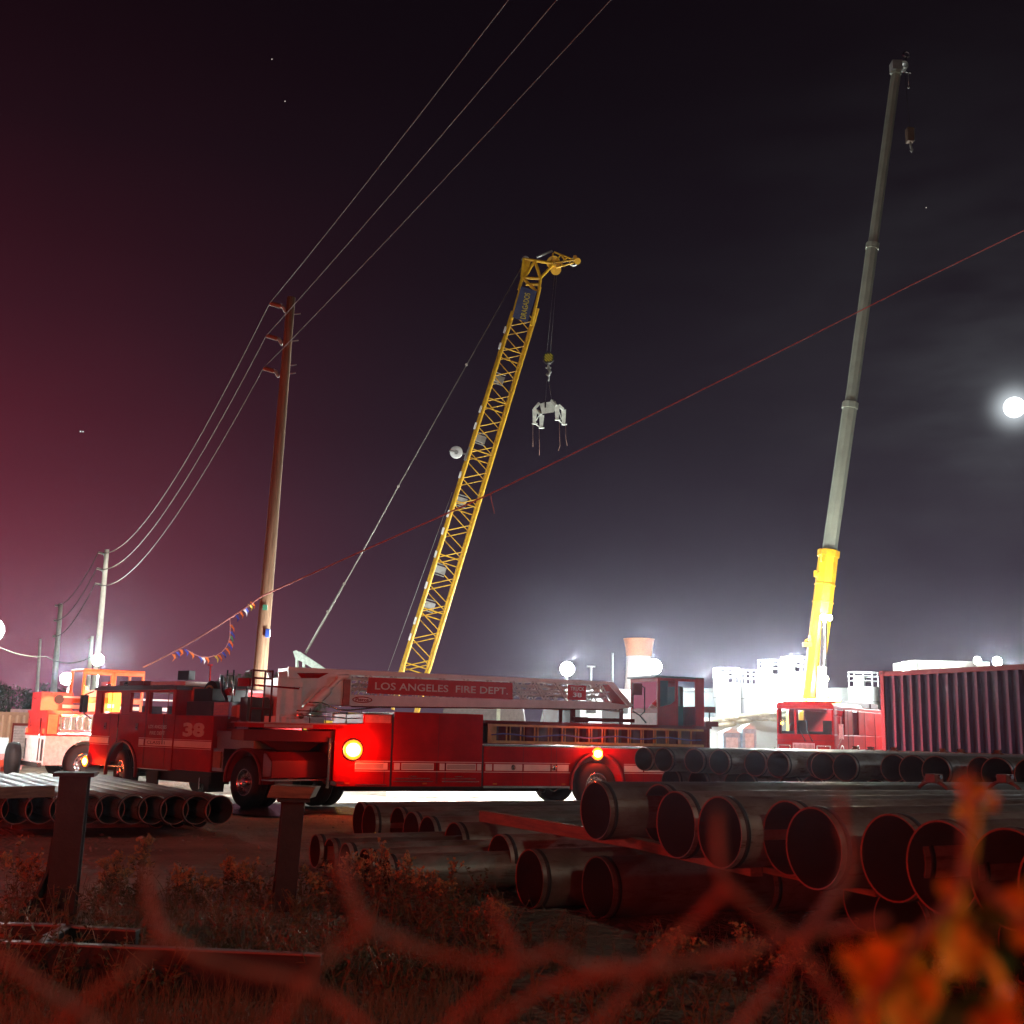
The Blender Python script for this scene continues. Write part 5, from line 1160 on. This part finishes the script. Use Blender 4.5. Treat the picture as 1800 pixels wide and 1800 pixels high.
# light towers
def tower(x, y, D, s, W, label, base=True, col=(.90, 1, .98), n=2, spill=.06):
    p = at(x, y, D); r = thing('light_tower', (p.x, D, 0), label, 'light tower', 'floodlights across the site')
    q = MB().m(GREYM); q.cyl((p.x, D+.3, 0), (p.x, D+.3, p.z), .06, n=8)
    if base: q.box(p.x-.6, p.x+.6, D-.2, D+.9, .3, 1.1)
    q.build('mast', r)
    q = MB().m(DARK); q.cyl((p.x, D+.03, p.z), (p.x, D+.3, p.z), s*.9, s*.4, n=14); q.build('lamp_housing', r)
    q = MB().m(FLOOD); q.sph((p.x, D, p.z), s*.82, 16, (1, .35, 1)); q.build('lamp_face', r)
    o = lamp('floodlight', (p.x, D-.8, p.z+.1), W*.5, col, s*.6, kind='SPOT', target=(p.x*.75, D-12, 0), spot=150); o.data.spot_blend = 1
    lamp('floodlight_spill', (p.x, D-.8, p.z+.3), W*spill, col, s*.6)
K_ = 1
tower(997, 1176, 64, .46, 42000*K_, 'dazzling floodlight tower above the sign-bearing ladder, left of the flared tower', n=2, spill=.16)
tower(1150, 1172, 70, .55, 42000*K_, 'floodlight tower glaring in front of the flared tower, over the tiller cab', n=2, spill=.1)
tower(1263, 1190, 80, .42, 26000*K_, 'floodlight at the left end of the silo row', base=False, n=2, spill=.5)
tower(1383, 1163, 84, .42, 26000*K_, 'floodlight on top of the tall silos', base=False, n=2, spill=.5)
tower(1335, 1186, 84, .16, 6000*K_, 'small floodlight between two silos', base=False, n=1, spill=1)
tower(1590, 1172, 55, .27, 14000*K_, 'floodlight at the left end above the blue container', n=2)
tower(1718, 1161, 57, .22, 9000*K_, 'middle floodlight of three above the blue container', n=1)
tower(1753, 1163, 55, .27, 14000*K_, 'rightmost floodlight above the blue container', n=2)
tower(172, 1160, 66, .4, 16000*K_, 'floodlight at the foot of the second utility pole', n=2, spill=.6)
tower(117, 1193, 52, .33, 7000*K_, 'low floodlight left of the orange tiller cab', n=2, spill=.3)
tower(-14, 1108, 40, .5, 900, 'floodlight half out of view at the far left edge', n=2)
lamp('tower_fill', at(1112, 1205, 122), 15000, (1, .93, .85), 1)  # unseen fill lamp added to brighten the flared tower
lamp('silo_wash_fill', at(1330, 1262, 76), 9000, (.95, 1, .97), 1)  # unseen fill lamp added to whiten the silos
for x, y in ((1039, 1172), (1077, 1148)):
    p = at(x, y, 110); q = MB().m(WHITEP); q.cyl((p.x, 110, 0), (p.x, 110, p.z), .1, n=8)
    if x < 1050: q.box(p.x-.4, p.x+.4, 109.9, 110.1, p.z-.05, p.z+.1)
    tag(q.build('slim_mast'), 'slim white mast with a short crossbar' if x < 1050 else 'taller bare slim mast left of the flared tower', 'mast')

# ================================================================= TREES
LEAFD = mat('dark_tree_leaves', (.055, .05, .02), .7, 0, .5, .6); BARK = mat('tree_bark', (.10, .07, .05), .9)
def tree(x, ytop, wpx, D, label, seed, n=2600, m=LEAFD):
    rnd = random.Random(seed); p = at(x, ytop, D); rr = wpx*D/2000/2; h = p.z; base = Vector((p.x, D, 0)); r = thing('tree', base, label, 'tree', 'trees behind the yard')
    q = MB().m(BARK); q.tube([base, base+Vector((.2, 0, h*.3)), base+Vector((0, 0, h*.6))], [.35, .28, .18], 8)
    cl_ = []
    for k in range(14):
        a = rnd.uniform(0, 6.28); e = base+Vector((math.cos(a)*rr*rnd.uniform(.2, .8), math.sin(a)*rr*.8*rnd.random(), h*rnd.uniform(.35, .86))); q.tube([base+Vector((0, 0, h*.25)), base.lerp(e, .6)+Vector((0, 0, .4)), e], [.12, .07, .03], 5); cl_.append((e, rr*rnd.uniform(.22, .42)))
    q.build('trunk', r); q = MB().m(m); vs = []; fs = []
    for i in range(n):
        c, cr_ = cl_[rnd.randrange(len(cl_))]; v = Vector((rnd.gauss(0, 1), rnd.gauss(0, 1), rnd.gauss(0, 1))); v = v.normalized()*cr_*rnd.random()**.4; v.z *= .8; pp = c+v
        if pp.z > h: pp.z = h-rnd.random()*.5
        s_ = rr*.035*rnd.uniform(.6, 1.5); a = Vector((rnd.gauss(0, 1), rnd.gauss(0, 1), rnd.gauss(0, 1))).normalized(); bb = a.orthogonal().normalized(); b0 = len(vs); vs += [pp+a*s_, pp+bb*s_*.5, pp-a*s_, pp-bb*s_*.5]; fs.append((b0, b0+1, b0+2, b0+3))
    q.add(vs, fs); q.build('crown', r, recalc=False)
tree(20, 1196, 120, 120, 'dark bushy tree at the far left above the cream container', 1)
tree(85, 1200, 100, 130, 'dark tree crown between the leftmost poles', 2)
tree(-40, 1188, 110, 115, 'dark tree cut by the left edge', 3)
tree(418, 1168, 100, 110, 'rounded dark tree left of the brown utility pole', 4)
tree(475, 1172, 110, 115, 'dark tree right behind the brown utility pole', 5)
tree(555, 1180, 80, 125, 'dark tree right of the brown utility pole, behind the ladder base', 6)

# ================================================================= MOON, STARS
def sky_dot(name, x, y, D, rpx, m, label, cat):
    p = at(x, y, D); q = MB().m(m); q.sph(p, rpx*D/2000, 12); tag(q.build(name, loc=p), label, cat)
sky_dot('moon', 1783, 716, 3000, 19, glow('moon_face', (.93, 1, .97), 3.5), 'bright full moon at the right edge of the sky', 'moon')
for i, (x, y, lab) in enumerate(((478, 104, 'faint star nearest the top of the sky'), (501, 178, 'faint star just below the topmost star'), (1628, 365, 'faint star right of the telescopic boom'))): sky_dot('star', x, y, 2500, .9, glow('star_light', (1, .9, .8), 1.0), lab, 'star')
sky_dot('aircraft_light', 141.5, 758.5, 2000, 1.2, glow('aircraft_white', (.8, 1, .95), 1.6), 'left one of two tiny white aircraft lights in the red sky', 'aircraft light'); sky_dot('aircraft_light', 146, 758.8, 2000, 1.1, glow('aircraft_white', (1, 1, 1), 1), 'right one of two tiny white aircraft lights in the red sky', 'aircraft light')
# ================================================================= PIPES
def pipe_mesh(name, L, d, th=.012, collar=True, bevel=.02):
    """open pipe along +X starting at x=0, wall modelled, a coupling band near the end"""
    R = d/2; q = MB().m(STEELP); n = 36
    q.rev([(R-th, 0.004), (R-.002, 0), (R, .004), (R, L)], n=n, axis='x')
    q.rev([(R, L), (R-th, L)], n=n, axis='x')
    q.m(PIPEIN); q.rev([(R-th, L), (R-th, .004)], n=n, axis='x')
    q.m(mat('pipe_end_bevel', (.26, .12, .085), .6, .2)); q.rev([(R-th, .003), (R-.001, -.001)], n=n, axis='x')
    if collar: q.m(mat('dark_band', (.035, .03, .028), .7)); q.rev([(R+.001, .05), (R+.005, .053), (R+.005, .092), (R+.001, .095)], n=n, axis='x')
    o = q.build(name, loc=(0, 0, 0), recalc=False)
    bm = bmesh.new(); bm.from_mesh(o.data); bmesh.ops.remove_doubles(bm, verts=bm.verts, dist=.0005); bm.to_mesh(o.data); bm.free()
    return o
protos = {}
def pipe(p, ang, L, d, label, group, tilt=0, roll=None):
    k = (L, d)
    if k not in protos: protos[k] = pipe_mesh('steel_pipe', L, d); o = protos[k]
    else: o = protos[k].copy(); COL.objects.link(o)
    o.location = p; o.rotation_euler = (random.uniform(0, 6.28) if roll is None else roll, -tilt, R_(90-ang)); tag(o, label, 'pipe', group)
    return o
ORD = ['first', 'second', 'third', 'fourth', 'fifth', 'sixth', 'seventh', 'eighth', 'ninth', 'tenth', 'eleventh', 'twelfth', 'thirteenth', 'fourteenth', 'fifteenth', 'sixteenth', 'seventeenth', 'eighteenth', 'nineteenth', 'twentieth', 'twenty-first', 'twenty-second']
# near right stack, upper layer (axis 62 deg right of straight ahead)
G = 'large pipes on the near right stack'
up = [(1046, 1425, 11.0, 62), (1158, 1430, 11.3, 62), (1187, 1449.5, 0, 62), (1264, 1463, 0, 62), (1383, 1473, 10.0, 62), (1429, 1491, 0, 62), (1568, 1508, 0, 62), (1655, 1525, 0, 62), (1775, 1545, 0, 62), (1870, 1570, 0, 62)]
for i, (x, y, D, a) in enumerate(up):
    p = atz(x, y, .97); D = None
    pipe(p, a, 12, .58, ['large steel pipe, leftmost on the near upper layer', 'large steel pipe set back behind the first two of the near upper layer', 'large steel pipe with bright red rim, second from left on the upper layer', 'large steel pipe with red-lit inside, third from left on the upper layer', 'large steel pipe with its end set back in shadow, upper layer middle', 'large steel pipe with a thin red rim right of the shadowed one', 'large black-mouthed steel pipe behind the blurred red fence wires', 'large steel pipe cut by the blurred red fence strand near the right', 'large steel pipe at the right edge above the orange leaves', 'large steel pipe mostly beyond the right edge'][i], G)
# lower layer and the long row to its left
G = 'large pipes lying on the ground'
lo = [(631, 1443, .30), (648, 1449, .30), (698, 1454, .30), (722, 1464, .30), (750, 1474, .30), (752, 1471, .30), (797, 1487, .30), (877, 1513, .30), (862, 1500, .30), (930, 1545, .28), (1050, 1560, .28), (1121, 1565, .28), (1250, 1600, .28), (1400, 1640, .28), (1560, 1690, .28), (1730, 1740, .28)]
del lo[5]
for i, (x, y, z) in enumerate(lo):
    p = atz(x, y, z)
    if i == 7: p = p + Vector((1.4, .8, 0))
    if i >= 10: p = p + Vector((.883, .469, 0))*(1.1+.35*(i % 3))
    pipe(p, 62, 12, .58, f'large steel pipe on the ground row, {ORD[i]} open end from left', G)
# small pipes by the weeds
G = 'small pipes among the weeds'
for i, (x, y, z) in enumerate(((553, 1496, .24), (578, 1504, .22), (606, 1513, .22), (640, 1524, .22), (675, 1536, .22))):
    pipe(atz(x, y, z), 62, 9, .40, f'smaller pipe low among the weeds by the right post, {ORD[i]} from left', G)
# far stack on the right
G = 'pipes on the far right stack'
xs = [1107, 1131, 1166, 1188, 1220, 1264, 1302, 1327, 1367, 1408, 1446, 1485, 1541, 1604, 1645, 1697, 1752, 1812]
FP = []
for i, x in enumerate(xs):
    t = (x-1107)/(1752-1107); y = 1333+t*27; D = 22.2-6.5*t
    p = at(x, y, D); rec = .0 if i % 3 else .9
    p = p + Vector((.707, .707, 0))*rec*.6
    FP.append(p)
    pipe(p, 45, 9.5, .43, f'steel pipe atop the far right stack, {ORD[i]} open end from the left', G)
    if i < 17:
        for lv in (1, 2):
            p2 = p + Vector((.11, .1, -.40*lv)) + Vector((.707, .707, 0))*random.uniform(.3, .9)
            if lv == 1: pipe(p2+Vector((.15, -.05, 0)), 45, 9.5, .43, f'shadowed pipe under the far right stack top layer, {ORD[i]} from the left', 'shadowed pipes of the far right stack')
# left stack
G = 'pipes on the left stack'
xs = [386, 346, 307, 269, 234, 194, 155, 114, 72, 30, -12, -50]
for i, x in enumerate(xs):
    p = atz(x, 1424+ (386-x)*-.004, .42); pipe(p, -33, 8, .44, f'red-lit steel pipe on the left stack, {ORD[i]} open end from right', G)
for i, x in enumerate((366, 327, 290)):
    p = atz(x, 1440, .2)+Vector((-.3, .6, -.05)); pipe(p, -33, 8, .30, f'thin pipe beneath the right end of the left stack, {ORD[i]} from the right', 'thin pipes under the left stack')
for x in (330, 365, 300):
    pass
def beam(name, p0, p1, w, h, label, m=WOOD, cat='timber beam', group=None):
    q = MB(); p0, p1 = Vector(p0), Vector(p1); mid = (p0+p1)/2; d = p1-p0; L = d.length
    X = d.normalized(); Y = Vector((0, 0, 1)).cross(X).normalized(); Z = X.cross(Y)
    Mx = Matrix((X, Y, Z)).transposed().to_4x4(); q.m(m).box(-L/2, L/2, -w/2, w/2, -h/2, h/2)
    o = q.build(name, loc=(0, 0, 0), bevel=.006); Mx.translation = mid; o.matrix_world = Mx; tag(o, label, cat, group); return o
beam('timber_beam', atz(848, 1434, .66), atz(1165, 1487, .64), .10, .14, 'long square timber laid across the lower pipes left of the upper layer')
beam('timber_beam', atz(1096, 1476, .66), atz(1330, 1530, .66), .12, .10, 'timber lying under the second and third upper pipes')
beam('timber_beam', atz(1318, 1520, .66), atz(1560, 1570, .66), .22, .05, 'red-lit plank between the layers right of the third upper pipe')
beam('timber_beam', atz(-20, 1394, .70), atz(92, 1391, .70), .14, .16, 'pale timber resting on the left pipes at the left edge')
beam('timber_beam', atz(20, 1449, .08), atz(262, 1446, .08), .16, .14, 'pale timber on the ground in front of the left pipe stack')
beam('timber_beam', atz(1180, 1372, .45), atz(1290, 1372, .45), .2, .12, 'red-lit timber end beneath the far right stack')
beam('timber_beam', atz(1330, 1376, .45), atz(1460, 1376, .45), .2, .12, 'second timber end beneath the far right stack')
# chains tying the stacks
def clamp(p, ang, label, s=1):
    r = thing('chain_tie', p, label, 'chain tie', 'chain ties on the pipes'); q = MB(Matrix.Translation(p) @ Matrix.Rotation(R_(90-ang), 4, 'Z')).m(mat('rusty_clamp', (.20, .09, .06), .6, .3))
    pts = [(math.sin(a)*.0, .295*s*math.sin(a), .295*s*math.cos(a)-.295*s) for a in [(-1.1+.22*k) for k in range(11)]]
    q.tube([(x, y, z+.02) for x, y, z in pts], .022*s, 6); q.build('strap', r); q = MB(Matrix.Translation(p) @ Matrix.Rotation(R_(90-ang), 4, 'Z')).m(mat('rusty_clamp', (0, 0, 0))); q.box(-.07*s, .07*s, -.09*s, .05*s, .0, .10*s); q.m(CHROME).cyl((.0, -.12*s, .07*s), (0, .1*s, .07*s), .025*s, n=8); q.build('buckle', r, bevel=.01)
for i, (x, y, D) in enumerate(((1640, 1376, 13.2), (1765, 1376, 13.7))): clamp(at(x, y, D), 62, ['chain tie on the near stack beside the blurred fence strand', 'chain tie on the near stack at the right edge'][i])
for i, k in enumerate((0, 2, 4, 6, 8, 10, 12, 14)): clamp(FP[k] + Vector((.707, .707, 0))*(8.2-.25*i) + Vector((0, 0, .222)), 45, f'small chain tie on top of the far stack, {ORD[i]} from the left', .76)

# ================================================================= STEEL POSTS, LOW FRAME
RUSTB = mat('dark_rusted_steel', (.035, .025, .022), .7, .1, .3, 5, bump=.2)
def hpost(px_b, py_b, px_t, py_t, w, label, curved=False, D=8.6):
    b = atz(px_b, py_b, 0); top = at(px_t, py_t, b.y); r = thing('steel_post', (b.x, b.y, 0), label, 'post'); q = MB().m(RUSTB)
    d = top-b; dx = d.x/d.z; Mx = Matrix.Translation((b.x, b.y, 0)) @ Matrix(((1, 0, dx, 0), (0, 1, 0, 0), (0, 0, 1, 0), (0, 0, 0, 1))) @ Matrix.Rotation(.25, 4, 'Z')
    q = MB(Mx).m(RUSTB); h = top.z-.06; t = .018
    q.box(-w/2, w/2, -.13, -.13+t, 0, h); q.box(-w/2, w/2, .13-t, .13, 0, h); q.box(-t/2, t/2, -.13+t, .13-t, 0, h); q.build('column', r, bevel=.004)
    q = MB(Mx).m(RUSTB); q.box(-w*.72, w*.72, -.17, .17, h, h+.035); q.build('cap_plate', r, bevel=.005)
    if curved:
        q = MB(Mx).m(RUSTB); pts = [(-w/2, .75), (-w/2-.02, .45), (-w/2-.09, .25), (-w/2-.22, .10), (-w/2-.36, .0), (-w/2+.0, .0)]; q.prism(pts, -.01, .01); q.prism([(x-.012, z) for x, z in pts[:5]]+[(x+.012, z) for x, z in pts[4::-1]], -.1, .1); q.build('curved_gusset', r)
    return r, top
r1, t1 = hpost(105, 1625, 134, 1352, .24, 'dark steel post with a curved foot in front of the truck cab', True)
r2, t2 = hpost(497, 1600, 516, 1398, .21, 'dark steel post in front of the drive wheel, timber block on top')
q = MB().m(WOOD); a = t2+Vector((0, 0, .0)); q.prism([(a.x-.23, a.z-.02), (a.x+.19, a.z-.02), (a.x+.24, a.z+.09), (a.x-.19, a.z+.10)], a.y-.17, a.y+.17); tag(q.build('timber_block', bevel=.008), 'short weathered timber block lying on the right steel post', 'timber block')
r = thing('trough_frame', atz(250, 1660, .1), 'low dark steel frame lying in the weeds at the lower left', 'steel frame')
z = .28
def bar2(x0, y0, x1, y1, nm, w=.05, h=.30):
    q = MB().m(RUSTB); a, c = atz(x0, y0, z), atz(x1, y1, z); q.bar(a-Vector((0, 0, h/2)), c-Vector((0, 0, h/2)), w, h); q.m(mat('worn_steel_edge', (.20, .14, .13), .5, .4)); q.bar(a, c, w+.03, .012); q.build(nm, r)
bar2(-60, 1652, 566, 1678, 'long_rail'); bar2(-60, 1622, 112, 1626, 'back_rail'); bar2(118, 1628, 242, 1635, 'back_rail'); bar2(66, 1655, 118, 1628, 'end_plate')

# ================================================================= WEEDS
WEED = mat('weed_leaves', (.11, .075, .03), .7, 0, .4, 2); WEED2 = mat('dry_weed_heads', (.42, .24, .10), .8, 0, .3, 2); STEM = mat('weed_stems', (.16, .12, .06), .8)
def leaf(vs, fs, p, d, ln, w, rnd):
    d = d.normalized(); s = d.orthogonal().normalized(); s = (Matrix.Rotation(rnd.uniform(0, 6.28), 3, d) @ s)
    b0 = len(vs); vs += [p, p+d*ln*.45+s*w, p+d*ln, p+d*ln*.45-s*w]; fs.append((b0, b0+1, b0+2, b0+3))
def weed(q, base, h, rnd, lean=.25, dens=1.0, head=False):
    lv, lf, hv, hf = [], [], [], []
    for k in range(rnd.randint(3, 6)):
        a = rnd.uniform(0, 6.28); e = base + Vector((math.cos(a)*h*lean*rnd.random()*2, math.sin(a)*h*lean*rnd.random(), h*rnd.uniform(.6, 1))); m_ = base.lerp(e, .5)+Vector((rnd.uniform(-.04, .04), 0, h*.06))
        q.m(STEM).tube([base, m_, e], [.006, .004, .002], 3, False)
        for j in range(int(16*dens*h/.6)):
            t = rnd.uniform(.12, 1); p = base.lerp(m_, t*2) if t < .5 else m_.lerp(e, t*2-1); d = Vector((rnd.gauss(0, 1), rnd.gauss(0, 1), rnd.uniform(-.2, 1)))
            leaf(lv, lf, p, d, rnd.uniform(.03, .09)*(1.2-t*.6), rnd.uniform(.005, .014), rnd)
        if head:
            for j in range(9):
                pp = e+Vector((rnd.gauss(0, .035), rnd.gauss(0, .035), rnd.gauss(0, .025))); q.tube([m_.lerp(e, .6), pp], .0018, 3, False)
                for i in range(5): leaf(hv, hf, pp, Vector((rnd.gauss(0, 1), rnd.gauss(0, 1), rnd.gauss(.3, 1))), .028, .009, rnd)
    q.m(WEED).add(lv, lf)
    if hv: q.m(WEED2).add(hv, hf)
rnd = random.Random(21)
q = MB()
for i in range(230):
    x = rnd.uniform(-40, 900); y = 1575 + rnd.uniform(0, 190) if not 280 < x < 820 else 1560+rnd.uniform(0, 200)
    if x < 260: y += 20
    b0 = atz(x, y, 0); weed(q, b0, rnd.uniform(.18, .5), rnd, .35, .9)
for i in range(150):
    b0 = atz(rnd.uniform(850, 1830), rnd.uniform(1660, 1860), 0); weed(q, b0, rnd.uniform(.15, .35), rnd, .4, .6)
tag(q.build('undergrowth', kind='stuff', recalc=False), 'low tangled weeds and dry undergrowth along the fence', 'undergrowth')
q = MB().m(mat('dry_grass', (.13, .10, .055), .8, 0, .3, 3)); vs = []; fs = []
for i in range(9000):
    b0 = atz(rnd.uniform(-60, 1850) if i % 6 == 0 else rnd.uniform(-60, 880), 1560+rnd.random()**.7*300, 0); h = rnd.uniform(.05, .22); e = b0+Vector((rnd.gauss(0, .05), rnd.gauss(0, .05), h)); w = .003; k = len(vs); vs += [b0-Vector((w, 0, 0)), b0+Vector((w, 0, 0)), e]; fs.append((k, k+1, k+2))
q.add(vs, fs); tag(q.build('dry_grass', kind='stuff', recalc=False), 'sparse dry grass along the fence line', 'grass')
tall = [(243, 1575, .62, 'tallest dried flower stalk standing right of the left steel post'), (200, 1580, .42, 'dried stalk close to the left steel post'), (182, 1590, .40, 'short dried stalk touching the left steel post'), (310, 1600, .42, 'dried plant midway between the two steel posts'), (345, 1600, .42, 'leafy dried plant left of the broad-leaved one'), (395, 1595, .50, 'broad red-lit plant just left of the right steel post'), (428, 1600, .46, 'spindly plant beside the right steel post'), (20, 1600, .62, 'red-lit stalk at the left edge'), (45, 1605, .48, 'second red-lit stalk near the left edge'),
        (585, 1600, .42, 'weed stalk rising in front of the small pipes'), (620, 1610, .62, 'tall weed in front of the leftmost large pipe mouths'), (660, 1620, .70, 'tall weed before the second large pipe mouth'), (700, 1625, .66, 'tall thin weed between the big pipe mouths'), (740, 1630, .60, 'weed stalk before the fifth large pipe mouth'), (780, 1640, .60, 'weed stalk at the right end of the tall clump'), (545, 1600, .38, 'low weed at the foot of the small pipes'), (855, 1660, .36, 'lone weed below the dark pipe'), (1190, 1735, .42, 'curled dry stalk in the dark at lower middle'), (1310, 1745, .42, 'dry stalk behind the crossing fence wires'), (1390, 1760, .40, 'dry stalk left of the orange leaves')]
for x, y, h, lab in tall:
    b0 = atz(x, y, 0); q = MB(); weed(q, b0, h, rnd, .16, 1.2, True); weed(q, b0+Vector((.06, .03, 0)), h*.8, rnd, .2, 1.0, True); tag(q.build('weed_plant', loc=b0, recalc=False), lab, 'weed', 'tall weeds')
# stones on the dirt
ST = mat('pale_stone', (.32, .28, .24), .9, 0, .2, 8); q = MB().m(ST)
for i in range(420):
    b0 = atz(rnd.uniform(-20, 900), rnd.uniform(1432, 1640), 0); s = rnd.uniform(.008, .03)*(2 if rnd.random() < .06 else 1); q.sph(b0+Vector((0, 0, s*.2-.01)), s, 3, (1, .8, .55))
tag(q.build('gravel_stones', kind='stuff'), 'scattered small stones on the packed dirt', 'gravel')

# ================================================================= CHAIN-LINK FENCE, close to the lens
FEN = mat('red_lit_fence_wire', (.27, .12, .08), .85, 0, .25, 60, spec=.1)  # red lamplight put into the wire colour
def fence():
    D = .46; A = lambda x, y, d=0: at(x, y, D+d)
    strands = [[(258, 1528), (262, 1570), (272, 1610), (290, 1645), (345, 1680), (430, 1705), (520, 1722), (580, 1752), (640, 1800), (700, 1850)],
               [(292, 1630), (268, 1668), (215, 1715), (150, 1765), (95, 1812), (50, 1860)],
               [(598, 1500), (608, 1550), (630, 1600), (642, 1630), (600, 1665), (555, 1700), (512, 1762), (470, 1830)],
               [(632, 1612), (680, 1645), (760, 1676), (840, 1692), (905, 1696), (980, 1668), (1030, 1700), (1120, 1702), (1230, 1690), (1320, 1682)],
               [(868, 1592), (880, 1625), (905, 1662), (915, 1690), (870, 1730), (800, 1790), (750, 1850)],
               [(1262, 1425), (1262, 1480), (1266, 1530), (1276, 1562), (1225, 1615), (1165, 1668), (1110, 1740), (1045, 1805), (990, 1860)],
               [(1268, 1548), (1310, 1585), (1370, 1635), (1408, 1668), (1440, 1720), (1490, 1790), (1530, 1850)],
               [(1478, 1395), (1482, 1450), (1496, 1500), (1490, 1545), (1450, 1600), (1405, 1660), (1360, 1735), (1300, 1800), (1250, 1860)],
               [(860, 1800), (960, 1735), (1060, 1712), (1150, 1702), (1260, 1680), (1370, 1652), (1450, 1640), (1560, 1618)],
               [(-40, 1660), (20, 1695), (80, 1740), (140, 1778), (200, 1830)],
               [(1702, 1355), (1708, 1420), (1698, 1480), (1700, 1530), (1672, 1590), (1610, 1650), (1560, 1720), (1500, 1800)],
               [(1700, 1520), (1740, 1570), (1800, 1620), (1860, 1680)]]
    r = thing('chain_link_fence', A(900, 1760), 'blurred chain-link fence wires crossing the foreground, tinted red', 'fence')
    for i, st in enumerate(strands):
        q = MB().m(FEN); pts = []
        P = [A(x, y, .008*math.sin(i*1.7+k*1.3)) for k, (x, y) in enumerate(st)]
        # smooth the run through its points
        for k in range(len(P)-1):
            pts += [P[k].lerp(P[k+1], t) for t in ((0, .12, .5, .88) if k else (0, .5, .88))]
        pts.append(P[-1]); q.tube(pts, .0017, 8); q.build('wire', r)
    # the weave goes on below the view, down to the ground
    q = MB().m(FEN); z0 = A(900, 1860).z; s = .0635; y0 = D
    for i in range(-16, 17):
        x = i*s; z = z0
        for sg in (-1, 1):
            pts = []; n = 26
            for k in range(n+1): pts.append(Vector((x+(k % 2)*s/2*sg, y0+.003*(k % 2), z0-k*s*1.0)))
            q.tube(pts, .0018, 4)
    q.build('lower_weave', r)
fence()
# creeper leaves on the fence, bottom right
LEAF = mat('creeper_leaf', (.85, .40, .05), .8, 0, .6, 60, spec=.1); LEAFG = mat('green_creeper_leaf', (.06, .09, .015), .8, 0, .3, 30)
def creeper():
    r = thing('creeper', at(1700, 1740, .5), 'blurred orange-lit creeper leaves on the fence at the lower right corner', 'creeper'); rnd = random.Random(4)
    def lf(x, y, s, D, m, rot=0, tilt=.3):
        c = at(x, y, D); out = [((.78+.10*math.sin(3*a))*math.sin(a), -(1.0+.06*math.cos(5*a))*math.cos(a)+.25*math.sin(a)**2) for a in [2*math.pi*k/18 for k in range(18)]]
        L = Matrix.Translation(c) @ Matrix.Rotation(tilt, 4, 'X') @ Matrix.Rotation(rnd.uniform(-.5, .5), 4, 'Z') @ Matrix.Rotation(rot, 4, 'Y')
        s *= .66; q = MB(L).m(m); vs = [(0, .004, 0)]+[(a*s, .003*math.sin(i*2), b*s) for i, (a, b) in enumerate(out)]; n = len(out); q.add(vs, [(0, i+1, (i+1) % n+1) for i in range(n)], True)
        q.build('leaf', r, recalc=False)
    for x, y, s, D, m in ((1548, 1690, .015, .46, 0), (1600, 1745, .016, .47, 0), (1560, 1705, .013, .48, 0), (1680, 1660, .016, .47, 0), (1500, 1690, .010, .46, 0), (1580, 1665, .011, .47, 0), (1535, 1730, .016, .47, 0), (1575, 1760, .012, .46, 0), (1585, 1800, .016, .46, 0), (1668, 1565, .007, .46, 0), (1668, 1640, .015, .47, 0), (1692, 1690, .013, .48, 0), (1705, 1660, .011, .48, 0), (1765, 1760, .010, .46, 0), (1752, 1800, .014, .46, 0), (1800, 1585, .018, .55, 0), (1760, 1600, .014, .6, 1), (1725, 1610, .013, .56, 1), (1745, 1690, .020, .58, 1), (1650, 1790, .020, .56, 1), (1700, 1780, .018, .56, 1), (1610, 1700, .010, .52, 0), (1490, 1805, .010, .46, 0), (1720, 1385, .008, .62, 0), (1742, 1410, .008, .62, 0), (1700, 1420, .011, .62, 0), (1690, 1375, .006, .60, 0), (1795, 1640, .010, .5, 0), (1625, 1735, .010, .5, 0), (1520, 1790, .009, .5, 0)):
        lf(x, y, s, D, LEAFG if m else LEAF, rnd.uniform(0, 3))
    q = MB().m(LEAF)
    for pts in (((1690, 1370), (1715, 1430), (1705, 1500), (1690, 1560), (1680, 1640), (1650, 1740), (1610, 1840)), ((1690, 1640), (1750, 1700), (1780, 1780), (1800, 1850))): q.tube([at(x, y, .48) for x, y in pts], .0022, 6)
    q.build('vine_stem', r)
creeper()

# ================================================================= HAZE
def haze():
    m = bpy.data.materials.new('night_haze'); m.use_nodes = True; nt = m.node_tree; nt.nodes.clear()
    v = nt.nodes.new('ShaderNodeVolumePrincipled'); v.inputs['Color'].default_value = (.80, .76, .95, 1); v.inputs['Density'].default_value = HAZE; v.inputs['Anisotropy'].default_value = .94
    o = nt.nodes.new('ShaderNodeOutputMaterial'); nt.links.new(v.outputs[0], o.inputs['Volume'])
    q = MB().m(m); q.box(-110, 110, -40, 175, -1.5, 60); tag(q.build('haze', kind='stuff'), 'thin night haze over the whole yard', 'haze')
HAZE = .00012
haze()
for o in bpy.data.objects:
    if '_o' in o: del o['_o']
